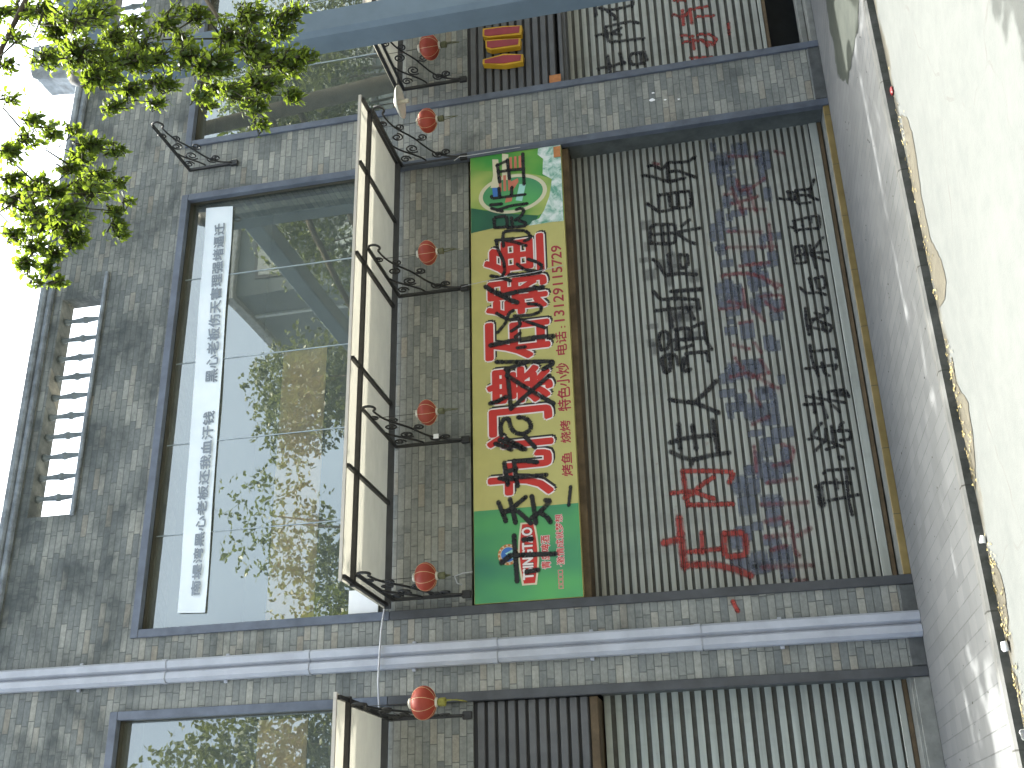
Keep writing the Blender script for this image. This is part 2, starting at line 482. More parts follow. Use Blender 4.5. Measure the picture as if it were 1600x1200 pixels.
# ------------------------------------------------------------------ traced outlines, in metres on the facade (x, z)
SIGN_SPRAY = [[0.03,[[2.461,3.513],[2.43,3.243],[2.4,2.965],[2.37,2.956],[2.326,3.05]]],[0.03,[[2.381,3.406],[2.168,3.394],[1.947,3.379]]],[0.03,[[1.947,3.379],[2.1,3.19],[2.252,2.991]]],[0.03,[[2.303,3.412],[2.122,3.19],[1.954,2.962]]],[0.03,[[2.371,3.421],[2.423,3.201]]],[0.03,[[2.025,3.583],[2.038,3.511],[2.077,3.427]]],[0.03,[[1.679,3.477],[1.786,3.485],[1.847,3.453],[1.846,3.406],[1.754,3.384],[1.696,3.344],[1.673,3.264],[1.712,3.196],[1.776,3.19],[1.835,3.239],[1.851,3.31]]],[0.03,[[1.605,3.539],[1.558,3.439],[1.528,3.385]]],[0.03,[[1.638,3.498],[1.58,3.388],[1.518,3.269]]],[0.03,[[1.643,3.437],[1.579,3.337],[1.518,3.249]]],[0.03,[[1.643,3.245],[1.529,3.158]]],[0.03,[[1.253,3.505],[1.245,3.276],[1.244,3.059]]],[0.03,[[1.403,3.456],[1.298,3.444],[1.184,3.427]]],[0.03,[[1.414,3.362],[1.289,3.351],[1.161,3.334]]],[0.03,[[1.41,3.356],[1.403,3.252],[1.378,3.143]]],[0.03,[[1.309,3.444],[1.33,3.344]]],[0.03,[[1.239,3.466],[1.232,3.356]]],[0.03,[[1.02,3.52],[0.916,3.482],[0.834,3.455]]],[0.03,[[1.04,3.41],[0.917,3.384],[0.81,3.363]]],[0.03,[[0.911,3.473],[0.957,3.383],[1.046,3.262]]],[0.03,[[0.926,3.482],[0.923,3.344],[0.793,3.221]]],[0.03,[[1.051,3.203],[0.909,3.184],[0.789,3.173]]],[0.03,[[0.999,3.078],[0.991,3.029],[0.958,3.06],[0.885,3.14],[0.842,3.21]]],[0.03,[[0.884,3.131],[0.844,3.074],[0.787,3.037]]],[0.022,[[1.107,2.836],[0.93,2.863]]],[0.03,[[0.689,3.38],[0.474,3.372],[0.264,3.362]]],[0.035,[[0.446,3.502],[0.507,3.417]]],[0.03,[[0.505,3.394],[0.497,3.202],[0.489,3.001]]],[0.03,[[0.342,3.273],[0.353,3.168]]],[0.03,[[0.643,3.294],[0.644,3.259],[0.644,3.216]]],[0.034,[[2.649,3.569],[2.674,3.328],[2.678,3.07],[2.671,2.933]]],[0.024,[[2.589,3.301],[2.589,3.221]]],[0.024,[[2.71,3.317],[2.747,3.267]]],[0.024,[[2.999,3.502],[2.909,3.383],[2.914,3.282],[2.855,3.174],[2.773,3.017]]],[0.024,[[2.781,3.496],[2.876,3.414],[2.982,3.375],[3.009,3.33]]],[0.024,[[2.78,3.356],[2.834,3.264],[2.925,3.282]]],[0.024,[[2.946,3.321],[2.931,3.161],[2.955,3.061],[3.003,3.043],[3.041,3.078],[3.064,3.177]]],[0.034,[[3.319,3.61],[3.25,3.528],[3.193,3.448]]],[0.034,[[3.193,3.448],[3.218,3.254],[3.231,3.021]]],[0.034,[[3.232,3.478],[3.139,3.378],[3.092,3.287]]],[0.024,[[3.437,3.556],[3.408,3.464],[3.35,3.352]]],[0.024,[[3.405,3.443],[3.473,3.407],[3.591,3.419],[3.752,3.478],[3.848,3.487]]],[0.034,[[3.416,3.361],[3.405,3.187],[3.409,3.045]]],[0.024,[[3.409,3.045],[3.474,3.018],[3.528,3.071],[3.576,3.162]]],[0.024,[[3.535,3.276],[3.462,3.206],[3.426,3.085]]],[0.024,[[3.766,3.415],[3.873,3.419],[3.942,3.405],[3.94,3.297],[3.917,3.183],[3.865,3.136],[3.817,3.134],[3.796,3.192]]],[0.024,[[3.85,3.497],[3.844,3.309]]],[0.024,[[3.832,3.383],[3.792,3.279],[3.737,3.178]]],[0.024,[[4.005,3.501],[4.127,3.507],[4.126,3.38],[3.997,3.371],[4.005,3.501]]],[0.024,[[4.098,3.324],[3.98,3.312]]],[0.024,[[4.19,3.269],[4.2,3.21],[4.161,3.19],[4.1,3.219],[4.062,3.283]]],[0.024,[[4.048,3.241],[4.015,3.18],[3.978,3.175],[3.976,3.254],[3.985,3.369]]],[0.022,[[4.4,3.53],[4.368,3.52],[4.365,3.35],[4.36,3.17]]],[0.024,[[4.485,3.449],[4.38,3.443]]],[0.024,[[4.474,3.309],[4.376,3.315]]],[0.026,[[4.291,3.542],[4.284,3.426]]],[0.024,[[4.213,3.469],[4.226,3.427],[4.246,3.31],[4.244,3.152]]],[0.024,[[4.248,3.532],[4.19,3.417]]],[0.024,[[4.788,3.459],[4.673,3.45],[4.558,3.439]]],[0.024,[[4.833,3.35],[4.717,3.342],[4.585,3.332]]],[0.024,[[4.691,3.45],[4.693,3.321],[4.683,3.175]]],[0.024,[[4.879,3.18],[4.689,3.179],[4.489,3.177]]],[0.024,[[4.777,3.47],[4.82,3.35]]]]
BLACK_SPRAY = [[0.05,[[1.735,1.813],[1.615,1.818],[1.487,1.822]]],[0.05,[[1.712,1.686],[1.601,1.683],[1.472,1.674]]],[0.05,[[1.561,1.913],[1.591,1.765],[1.597,1.476]]],[0.05,[[1.747,1.495],[1.58,1.486],[1.43,1.473]]],[0.05,[[1.469,1.912],[1.405,1.816],[1.368,1.717],[1.396,1.547],[1.405,1.378]]],[0.05,[[1.368,1.717],[1.324,1.735]]],[0.05,[[2.0,1.877],[1.969,1.767],[1.942,1.648],[1.878,1.534],[1.814,1.429]]],[0.05,[[1.942,1.648],[2.033,1.536],[2.144,1.422]]],[0.05,[[2.447,1.92],[2.297,1.9],[2.316,1.846],[2.437,1.841]]],[0.05,[[2.421,1.71],[2.283,1.729],[2.297,1.659]]],[0.042,[[2.544,1.919],[2.63,1.932],[2.714,1.921],[2.743,1.871],[2.702,1.83],[2.611,1.838],[2.543,1.856],[2.541,1.919]]],[0.042,[[2.742,1.757],[2.748,1.669],[2.731,1.62],[2.675,1.619],[2.627,1.629]]],[0.042,[[2.741,1.751],[2.636,1.757],[2.524,1.757]]],[0.042,[[2.63,1.817],[2.622,1.649],[2.614,1.475]]],[0.042,[[2.526,1.776],[2.536,1.687],[2.554,1.611]]],[0.042,[[2.469,1.681],[2.47,1.581],[2.462,1.483]]],[0.042,[[2.748,1.587],[2.784,1.484],[2.635,1.479],[2.549,1.462],[2.483,1.432]]],[0.042,[[2.377,1.919],[2.46,1.913],[2.477,1.855],[2.464,1.781],[2.358,1.765]]],[0.042,[[2.348,1.679],[2.465,1.675]]],[0.042,[[2.462,1.483],[2.356,1.469]]],[0.042,[[2.978,1.942],[2.977,1.776],[2.97,1.586]]],[0.042,[[3.072,1.806],[2.978,1.808],[2.775,1.793]]],[0.042,[[3.201,1.944],[3.096,1.875],[3.091,1.728],[3.051,1.547]]],[0.042,[[3.173,1.772],[3.161,1.632],[3.15,1.474]]],[0.042,[[3.17,1.721],[3.076,1.729]]],[0.042,[[2.952,1.613],[2.831,1.567]]],[0.042,[[3.047,1.516],[2.937,1.507]]],[0.042,[[3.571,1.922],[3.494,1.863],[3.367,1.808],[3.37,1.678],[3.33,1.502]]],[0.042,[[3.6,1.763],[3.479,1.76],[3.366,1.75]]],[0.042,[[3.583,1.647],[3.564,1.571],[3.438,1.579],[3.426,1.654],[3.583,1.65]]],[0.042,[[3.175,1.759],[3.172,1.632],[3.164,1.473]]],[0.042,[[3.762,1.927],[3.87,1.929],[3.946,1.917],[3.978,1.871],[3.946,1.669],[3.733,1.683],[3.736,1.804],[3.762,1.927]]],[0.042,[[3.965,1.793],[3.751,1.803]]],[0.042,[[3.865,1.919],[3.846,1.671],[3.862,1.505],[3.863,1.414]]],[0.042,[[3.919,1.599],[3.98,1.515]]],[0.042,[[3.825,1.64],[3.746,1.568],[3.687,1.482]]],[0.042,[[3.956,1.734],[3.742,1.745]]],[0.042,[[4.247,1.931],[4.19,1.875],[4.125,1.813],[4.133,1.666]]],[0.042,[[4.337,1.803],[4.133,1.812]]],[0.042,[[4.328,1.797],[4.332,1.63],[4.323,1.477],[4.135,1.484],[4.14,1.593],[4.16,1.691],[4.303,1.695]]],[0.042,[[4.305,1.612],[4.18,1.616]]],[0.042,[[4.715,1.882],[4.708,1.822],[4.642,1.745],[4.719,1.671],[4.704,1.564],[4.695,1.464],[4.743,1.386]]],[0.042,[[4.604,1.952],[4.57,1.846],[4.514,1.755],[4.477,1.678],[4.487,1.596],[4.497,1.515]]],[0.042,[[4.719,1.671],[4.592,1.689],[4.478,1.688]]],[0.042,[[4.602,1.654],[4.595,1.574],[4.54,1.485],[4.486,1.403]]],[0.034,[[4.089,0.597],[4.065,0.523],[4.047,0.449]]],[0.034,[[4.154,0.5],[4.066,0.494]]],[0.034,[[4.158,0.504],[4.142,0.451],[4.058,0.443]]],[0.034,[[4.158,0.421],[4.158,0.349],[4.149,0.284],[4.189,0.255],[4.26,0.226]]],[0.034,[[4.158,0.421],[4.078,0.424],[3.997,0.427],[3.993,0.295]]],[0.034,[[4.095,0.39],[4.082,0.311],[4.046,0.269],[4.009,0.217]]],[0.034,[[4.147,0.284],[4.049,0.287]]],[0.034,[[3.741,0.539],[3.723,0.495]]],[0.034,[[3.8,0.48],[3.677,0.486],[3.688,0.452]]],[0.034,[[3.802,0.489],[3.821,0.364],[3.825,0.242],[3.685,0.251],[3.69,0.353],[3.691,0.447]]],[0.034,[[3.799,0.4],[3.732,0.404]]],[0.034,[[3.803,0.32],[3.752,0.322]]],[0.034,[[3.491,0.514],[3.317,0.532],[3.313,0.43]]],[0.034,[[3.502,0.513],[3.503,0.434],[3.422,0.426],[3.324,0.427]]],[0.034,[[3.462,0.467],[3.363,0.468]]],[0.034,[[3.401,0.503],[3.41,0.381],[3.401,0.207]]],[0.034,[[3.502,0.369],[3.38,0.364]]],[0.034,[[3.443,0.339],[3.512,0.284],[3.57,0.23]]],[0.034,[[3.379,0.357],[3.335,0.28],[3.296,0.203]]],[0.034,[[3.379,0.357],[3.235,0.344]]],[0.034,[[3.043,0.524],[2.971,0.469],[2.966,0.36],[2.93,0.292]]],[0.034,[[3.136,0.42],[3.065,0.415],[2.995,0.409]]],[0.034,[[3.123,0.367],[3.132,0.283],[3.014,0.281],[2.998,0.356],[3.123,0.367]]],[0.034,[[2.811,0.499],[2.655,0.51],[2.52,0.501]]],[0.034,[[2.681,0.471],[2.698,0.36],[2.742,0.3],[2.777,0.285],[2.792,0.32]]],[0.034,[[2.747,0.417],[2.725,0.37]]],[0.034,[[2.61,0.48],[2.687,0.434],[2.637,0.369],[2.543,0.363],[2.531,0.312],[2.584,0.282],[2.634,0.351]]],[0.034,[[2.6,0.481],[2.575,0.413],[2.551,0.344]]],[0.034,[[2.174,0.582],[2.177,0.44],[2.178,0.29],[2.132,0.318]]],[0.034,[[2.413,0.51],[2.286,0.514],[2.194,0.499],[2.086,0.474]]],[0.034,[[2.343,0.497],[2.342,0.391],[2.341,0.285],[2.248,0.287]]],[0.034,[[2.074,0.375],[2.109,0.414],[2.215,0.426]]],[0.034,[[1.893,0.615],[1.843,0.464],[1.789,0.275]]],[0.034,[[1.811,0.643],[1.806,0.562],[1.799,0.482]]],[0.034,[[1.904,0.544],[1.717,0.557]]],[0.034,[[1.93,0.487],[1.779,0.473],[1.654,0.453]]],[0.034,[[1.915,0.408],[1.917,0.338],[1.917,0.257],[1.842,0.233]]],[0.034,[[1.914,0.406],[1.811,0.411]]],[0.06,[[1.881,0.343],[1.872,0.263]]],[0.034,[[1.776,0.392],[1.705,0.333]]],[0.034,[[1.609,0.51],[1.557,0.561],[1.487,0.616],[1.438,0.508],[1.397,0.422],[1.352,0.349]]],[0.034,[[1.462,0.648],[1.467,0.607]]],[0.034,[[1.344,0.603],[1.425,0.51]]],[0.034,[[1.549,0.481],[1.436,0.495]]],[0.034,[[1.568,0.427],[1.398,0.431]]],[0.034,[[1.347,0.503],[1.366,0.427]]],[0.034,[[1.518,0.428],[1.514,0.338],[1.507,0.27],[1.426,0.28],[1.423,0.368]]],[0.034,[[1.595,0.317],[1.566,0.351],[1.511,0.363]]],[0.05,[[1.261,0.394],[1.247,0.376]]],[0.034,[[1.119,0.557],[1.144,0.537],[1.145,0.424],[1.142,0.292]]],[0.034,[[0.999,0.647],[1.032,0.575],[1.023,0.452],[1.009,0.334]]],[0.034,[[0.863,0.551],[0.876,0.429],[0.893,0.287]]],[0.034,[[1.054,0.459],[0.961,0.461]]],[0.034,[[1.136,0.36],[0.979,0.369],[0.847,0.379],[0.709,0.366]]],[0.07,[[1.002,0.61],[0.917,0.615],[0.832,0.611]]]]
RED_SPRAY = [[0.07,[[0.595,2.051],[0.615,1.925]]],[0.075,[[0.818,1.892],[0.612,1.888],[0.358,1.882]]],[0.07,[[0.372,1.881],[0.364,1.631],[0.304,1.444],[0.232,1.309]]],[0.05,[[0.664,1.699],[0.478,1.709]]],[0.05,[[0.493,1.829],[0.496,1.682],[0.499,1.545]]],[0.06,[[0.638,1.498],[0.429,1.511],[0.431,1.327],[0.623,1.322],[0.638,1.498]]],[0.05,[[1.27,1.819],[1.091,1.809],[0.931,1.799]]],[0.05,[[1.265,1.811],[1.246,1.578],[1.21,1.357],[1.114,1.408]]],[0.05,[[0.935,1.798],[0.921,1.593],[0.909,1.393]]],[0.05,[[1.064,1.938],[1.066,1.828],[1.062,1.729]]],[0.05,[[1.18,1.542],[1.128,1.639],[1.062,1.729],[1.014,1.65],[0.971,1.558]]],[0.05,[[1.004,1.825],[1.055,1.712]]]]
FADED_RED_SPRAY = [[0.03,[[3.287,1.106],[3.23,0.879],[3.062,0.731]]],[0.03,[[3.279,1.256],[3.278,1.128]]],[0.03,[[3.37,0.99],[3.364,0.779]]],[0.03,[[2.913,1.314],[2.904,1.125]]],[0.03,[[3.002,0.905],[2.985,0.699],[2.842,0.706]]],[0.03,[[2.985,1.222],[2.909,1.02],[2.725,0.896]]],[0.03,[[2.735,1.144],[2.742,1.018]]],[0.03,[[2.51,1.23],[2.444,1.072]]],[0.03,[[2.507,1.024],[2.395,0.965]]],[0.03,[[2.171,1.286],[2.196,1.12],[2.034,0.895]]],[0.03,[[2.147,1.084],[2.172,0.919]]],[0.03,[[2.036,0.915],[2.002,0.849]]],[0.03,[[1.663,1.138],[1.732,0.971]]],[0.03,[[1.447,1.143],[1.319,1.145],[1.193,1.152]]],[0.03,[[1.24,0.99],[1.266,0.831],[1.389,0.787],[1.442,0.888]]],[0.03,[[1.08,1.067],[1.095,0.795]]],[0.03,[[0.881,1.148],[0.863,0.73]]],[0.03,[[3.109,1.061],[2.891,1.064]]],[0.03,[[2.937,0.871],[2.829,0.78],[2.836,0.697]]],[0.03,[[2.37,1.224],[2.246,1.155]]],[0.03,[[2.015,1.119],[1.85,1.037]]],[0.03,[[2.317,0.984],[2.172,0.919]]],[0.034,[[0.576,1.145],[0.58,0.955]]],[0.034,[[0.68,0.962],[0.695,0.903],[0.436,0.898],[0.375,0.868]]],[0.034,[[0.562,0.863],[0.621,0.739]]],[0.034,[[0.303,1.196],[0.285,0.768]]],[0.034,[[0.162,0.932],[0.155,0.837]]],[0.034,[[0.453,1.103],[0.481,0.967]]],[0.034,[[0.715,1.129],[0.742,0.973]]],[0.03,[[4.232,1.133],[4.222,1.048]]],[0.03,[[4.391,0.983],[4.251,0.975],[4.256,0.864],[4.361,0.701]]],[0.03,[[4.107,1.07],[4.127,0.916],[4.154,0.8]]],[0.03,[[4.284,0.899],[3.979,0.839]]],[0.03,[[3.6,1.178],[3.536,0.687]]],[0.03,[[3.782,1.141],[3.726,0.812]]],[0.03,[[3.805,0.729],[3.5,0.737]]],[0.03,[[3.293,1.228],[3.28,0.991],[3.088,0.687]]],[0.03,[[3.367,1.073],[3.367,0.853]]],[0.03,[[4.695,1.047],[4.634,0.746]]],[0.03,[[4.039,1.001],[3.986,0.745]]],[0.03,[[4.298,1.05],[3.978,0.97]]],[0.03,[[4.669,0.57],[4.63,0.48]]],[0.03,[[4.748,1.827],[4.715,1.77]]]]
RIGHT_BLACK_SPRAY = [[0.045,[[6.988,2.282],[6.926,2.177],[6.928,2.044],[6.942,1.899],[7.019,1.893]]],[0.045,[[6.914,2.189],[6.816,2.099],[6.773,2.114]]],[0.045,[[6.691,2.227],[6.702,2.082],[6.71,1.927],[6.662,1.847]]],[0.045,[[6.691,2.227],[6.567,2.216],[6.465,2.198],[6.453,2.074],[6.434,1.804]]],[0.045,[[6.593,2.34],[6.59,2.185],[6.637,2.051]]],[0.045,[[6.585,2.161],[6.533,2.057]]],[0.045,[[6.243,1.818],[6.243,1.959],[6.175,1.989],[6.092,1.957],[6.084,1.83]]],[0.045,[[6.243,1.818],[6.12,1.792]]],[0.045,[[6.221,1.855],[6.088,1.853]]],[0.045,[[6.284,2.085],[6.162,2.07],[6.124,2.043]]],[0.045,[[6.115,2.343],[6.123,2.166],[6.143,2.047]]],[0.045,[[6.269,2.228],[6.118,2.214],[5.997,2.209]]],[0.045,[[6.019,2.161],[5.999,1.987]]],[0.045,[[7.022,2.329],[6.881,2.324]]]]
RIGHT_RED_SPRAY = [[0.045,[[6.906,1.425],[6.887,1.309]]],[0.045,[[6.705,1.454],[6.65,1.342],[6.737,1.252],[6.741,1.065]]],[0.045,[[6.742,1.345],[6.532,1.352]]],[0.045,[[6.74,1.264],[6.534,1.256]]],[0.045,[[6.618,1.193],[6.593,1.01]]],[0.045,[[6.397,1.387],[6.349,1.264]]],[0.045,[[6.29,1.373],[6.284,1.201],[6.219,1.07]]],[0.045,[[6.366,1.205],[6.337,1.07],[6.252,1.015],[6.188,1.061]]],[0.045,[[6.305,1.268],[6.166,1.269]]],[0.045,[[6.286,1.178],[6.183,1.107]]],[0.045,[[6.058,1.313],[6.017,1.078]]],[0.045,[[6.456,0.863],[6.309,0.867]]]]
PIER_DAB = [[0.04,[[-0.045,1.485],[-0.087,1.471],[-0.133,1.452]]]]
BIG_CHARS = [["九",[1.047,1.519,2.976,3.635]],["门",[1.54,1.965,2.963,3.641]],["寨",[1.985,2.398,2.946,3.635]],["石",[2.455,2.912,2.952,3.641]],["锅",[2.942,3.393,2.959,3.628]],["鱼",[3.405,3.881,2.981,3.642]]]
SMALL_CHARS = [["烤鱼",[1.216,1.448,2.81,2.912]],["烧烤",[1.545,1.771,2.813,2.91]],["特色小炒",[1.871,2.372,2.798,2.922]],["电话",[2.463,2.713,2.808,2.915]],[":",[2.752,2.773,2.813,2.857]],["13129115729",[2.83,3.696,2.817,2.921]]]
PLAQUE = [0.238,0.789,3.177,3.324]
BRAND_TEXT = [0.274,0.753,3.212,3.306]
BADGE = [0.517,3.439]
BEER_TEXT = [0.36,0.667,3.053,3.135]
SLOGAN_A = [0.17,0.338,2.941,2.987]
SLOGAN_B = [0.42,0.854,2.925,2.995]
OVAL = [4.154,4.637,2.935,3.671]
BOTTLE = [[4.78,3.781],[4.751,3.678],[4.711,3.509],[4.666,3.324],[4.624,3.14],[4.575,3.004],[4.516,2.878],[4.419,2.873],[4.233,2.894],[4.11,2.975],[4.087,3.039],[4.113,3.155],[4.181,3.427],[4.244,3.609],[4.29,3.775]]
DARK_SIDE = [[4.287,3.775],[4.175,3.427],[4.083,3.039],[4.021,3.068],[3.979,3.159],[4.007,3.503],[3.98,3.759]]
GREEN_TOP = [[4.924,3.78],[4.936,3.411],[4.931,3.01],[4.849,2.985],[4.573,2.958],[4.626,3.14],[4.717,3.509],[4.786,3.781]]
FOAM = [[4.931,3.01],[4.932,2.77],[3.975,2.779],[3.983,2.89],[3.976,3.141],[4.027,3.104],[4.046,3.031],[4.141,2.974],[4.299,2.914],[4.506,2.879],[4.587,2.976],[4.78,2.964],[4.845,3.022]]
RED_BIT = [[4.541,3.336],[4.579,3.243],[4.534,3.235],[4.447,3.292],[4.302,3.314],[4.293,3.388],[4.355,3.377],[4.386,3.312],[4.475,3.328]]
CYAN_BIT = [[4.5,3.226],[4.489,3.158],[4.284,3.205],[4.306,3.273]]
BLUE_BIT = [[4.502,3.522],[4.493,3.439],[4.383,3.422],[4.388,3.515]]
CREAM_BITS = [[[4.866,3.516],[4.855,3.45],[4.568,3.437],[4.485,3.42],[4.505,3.541],[4.657,3.51]],[[4.924,3.407],[4.901,3.337],[4.576,3.354],[4.586,3.414]]]
LABELS = [[4.77,4.906,2.774,2.847]]
BANNER = [[0.231,6.733],[0.217,6.445],[4.833,6.556],[4.861,6.888]]
BANNER_A = [[0.449,6.605],[0.502,6.515],[2.316,6.662],[2.313,6.537]]
BANNER_B = [[2.717,6.68],[2.711,6.541],[4.618,6.754],[4.598,6.631]]
CHUAN = [[[6.23,3.601],[6.166,3.602],[6.099,3.359],[6.101,3.146],[6.207,3.136],[6.261,3.355]],[[6.499,3.567],[6.387,3.562],[6.347,3.503],[6.333,3.169],[6.441,3.158],[6.472,3.351]],[[6.673,3.595],[6.561,3.597],[6.53,3.537],[6.494,3.149],[6.622,3.138],[6.658,3.347]]]
SMEARS = [[1.779,0.958,0.211,0.114],[0.571,1.376,0.211,0.105],[0.653,1.331,0.099,0.094],[3.348,0.778,0.086,0.12],[3.658,0.724,0.106,0.136],[0.47,1.054,0.203,0.07],[4.495,1.063,0.061,0.108],[3.112,1.121,0.137,0.072],[0.363,1.387,0.195,0.042],[1.101,1.184,0.061,0.045],[1.206,0.895,0.115,0.075],[1.243,0.959,0.066,0.135],[4.353,1.047,0.207,0.074],[0.542,1.122,0.111,0.058],[4.44,1.153,0.219,0.056],[4.516,0.671,0.125,0.064],[1.9,0.908,0.127,0.046],[0.595,1.373,0.194,0.053],[1.305,0.879,0.186,0.051],[2.665,1.228,0.107,0.085],[0.238,0.988,0.133,0.089],[1.338,1.115,0.125,0.055],[2.875,0.767,0.16,0.09],[3.126,1.241,0.185,0.127],[2.964,0.87,0.171,0.106],[1.217,1.18,0.105,0.089],[1.159,1.017,0.211,0.105],[2.008,1.328,0.1,0.107],[2.488,0.88,0.188,0.075],[1.688,0.965,0.116,0.124],[0.752,1.04,0.213,0.092],[2.228,1.237,0.21,0.088],[1.486,0.985,0.087,0.118],[1.967,0.987,0.16,0.117],[3.986,1.007,0.095,0.109],[1.784,1.321,0.096,0.045],[3.851,1.242,0.121,0.101],[1.952,1.211,0.06,0.081],[1.857,1.29,0.114,0.098],[0.398,0.995,0.19,0.104],[2.973,1.219,0.15,0.136],[0.368,1.099,0.203,0.04],[4.244,0.924,0.083,0.103],[0.68,1.199,0.096,0.069],[0.36,1.212,0.206,0.1],[3.439,0.737,0.126,0.072],[0.31,1.159,0.136,0.052],[1.801,1.111,0.185,0.123],[4.751,0.918,0.21,0.118],[0.299,1.257,0.136,0.104],[1.217,1.212,0.114,0.07],[2.207,1.081,0.179,0.099],[4.654,1.084,0.207,0.129],[2.164,1.32,0.128,0.098],[1.42,1.033,0.206,0.079],[0.887,1.03,0.106,0.118],[0.612,1.318,0.148,0.09],[3.158,1.204,0.19,0.047],[3.599,0.817,0.166,0.043],[1.341,0.862,0.172,0.045],[0.885,1.268,0.212,0.111],[4.13,1.084,0.084,0.101],[2.761,1.217,0.067,0.051],[1.987,0.946,0.081,0.083],[3.202,0.958,0.21,0.077],[1.756,1.081,0.149,0.102],[3.457,0.972,0.18,0.092],[4.14,1.117,0.178,0.058],[1.935,1.212,0.137,0.072],[1.081,1.355,0.069,0.055],[4.164,0.699,0.191,0.054],[3.111,0.955,0.122,0.054],[0.91,1.052,0.129,0.125],[2.254,1.011,0.178,0.08],[4.574,0.723,0.182,0.04],[2.45,0.844,0.129,0.087],[2.93,1.088,0.084,0.065],[3.418,1.189,0.098,0.088],[4.61,0.701,0.21,0.109],[1.574,1.107,0.079,0.107],[3.31,0.912,0.086,0.06],[2.763,0.781,0.11,0.087],[3.344,0.878,0.086,0.064],[1.556,0.869,0.129,0.138],[4.837,1.188,0.126,0.044],[2.091,0.812,0.116,0.049],[4.405,0.727,0.21,0.045],[3.597,1.244,0.07,0.066],[2.307,1.109,0.073,0.071],[4.246,0.938,0.156,0.126],[3.746,1.256,0.138,0.097],[2.903,0.96,0.206,0.071],[1.142,0.953,0.081,0.048],[3.587,1.225,0.152,0.065],[3.796,1.103,0.076,0.082],[3.193,0.876,0.203,0.105],[1.207,1.073,0.191,0.106],[0.415,1.039,0.103,0.121],[3.954,1.109,0.106,0.046],[4.589,1.158,0.198,0.135],[1.856,1.219,0.118,0.073],[4.749,0.888,0.176,0.05],[2.223,1.235,0.131,0.134],[1.084,1.31,0.206,0.086],[2.646,1.072,0.21,0.093],[0.351,1.383,0.137,0.128],[2.857,1.184,0.092,0.096],[3.05,1.157,0.194,0.125],[3.967,1.201,0.204,0.06],[1.064,1.207,0.198,0.102]]
DARK_SMEARS = [[3.506,1.845,0.127,0.099],[3.321,1.532,0.174,0.115],[2.89,1.739,0.135,0.106],[3.409,1.737,0.155,0.087],[3.576,2.01,0.072,0.075],[3.056,1.676,0.16,0.071],[2.56,1.978,0.16,0.055],[2.798,1.747,0.194,0.113],[2.886,1.649,0.163,0.093],[3.661,1.758,0.185,0.067],[2.475,1.841,0.115,0.05],[3.398,1.967,0.151,0.113],[2.566,1.796,0.114,0.058],[2.904,1.801,0.16,0.076],[2.628,2.006,0.103,0.069],[2.982,1.609,0.083,0.094],[2.809,1.986,0.069,0.09],[2.668,1.646,0.162,0.079],[3.315,1.78,0.187,0.071],[3.538,1.72,0.195,0.063],[3.987,1.958,0.139,0.092],[3.729,1.935,0.143,0.095],[2.89,1.707,0.069,0.084],[2.656,1.606,0.105,0.11],[2.944,1.596,0.092,0.099],[2.679,1.86,0.074,0.064]]
STICKER_A = [5.768,5.908,2.736,2.864]
MUD = [[[2.706,-2.755],[2.588,-2.897],[2.422,-2.954],[2.204,-2.927],[2.001,-2.846],[1.657,-2.834],[1.382,-3.016],[1.214,-3.025],[1.15,-2.886],[1.194,-2.71],[1.54,-2.608],[1.747,-2.555],[2.16,-2.603]],[[0.819,-2.77],[0.636,-2.729],[0.425,-2.924],[0.272,-2.885],[0.098,-2.796],[-0.05,-2.622],[-0.042,-2.465],[0.157,-2.504],[0.483,-2.565],[0.771,-2.626]],[[-0.426,-2.551],[-0.502,-2.742],[-0.62,-2.832],[-0.737,-2.859],[-0.869,-2.792],[-0.982,-2.614],[-0.791,-2.586],[-0.578,-2.575]],[[-1.131,-2.512],[-1.177,-2.703],[-1.313,-2.667],[-1.477,-2.584],[-1.605,-2.47],[-1.463,-2.44]]]
DAMP = [[5.542,-1.181],[5.375,-0.935],[5.102,-0.889],[4.96,-0.963],[4.763,-0.881],[4.591,-0.861],[4.179,-1.3],[4.126,-1.605],[4.059,-1.928],[4.019,-2.278],[4.153,-2.627]]
HUBS = [[3.459, -4.7, 5.566], [2.949, -4.7, 5.248], [3.137, -4.7, 4.416], [2.574, -4.7, 3.976], [1.755, -4.7, 5.753]]
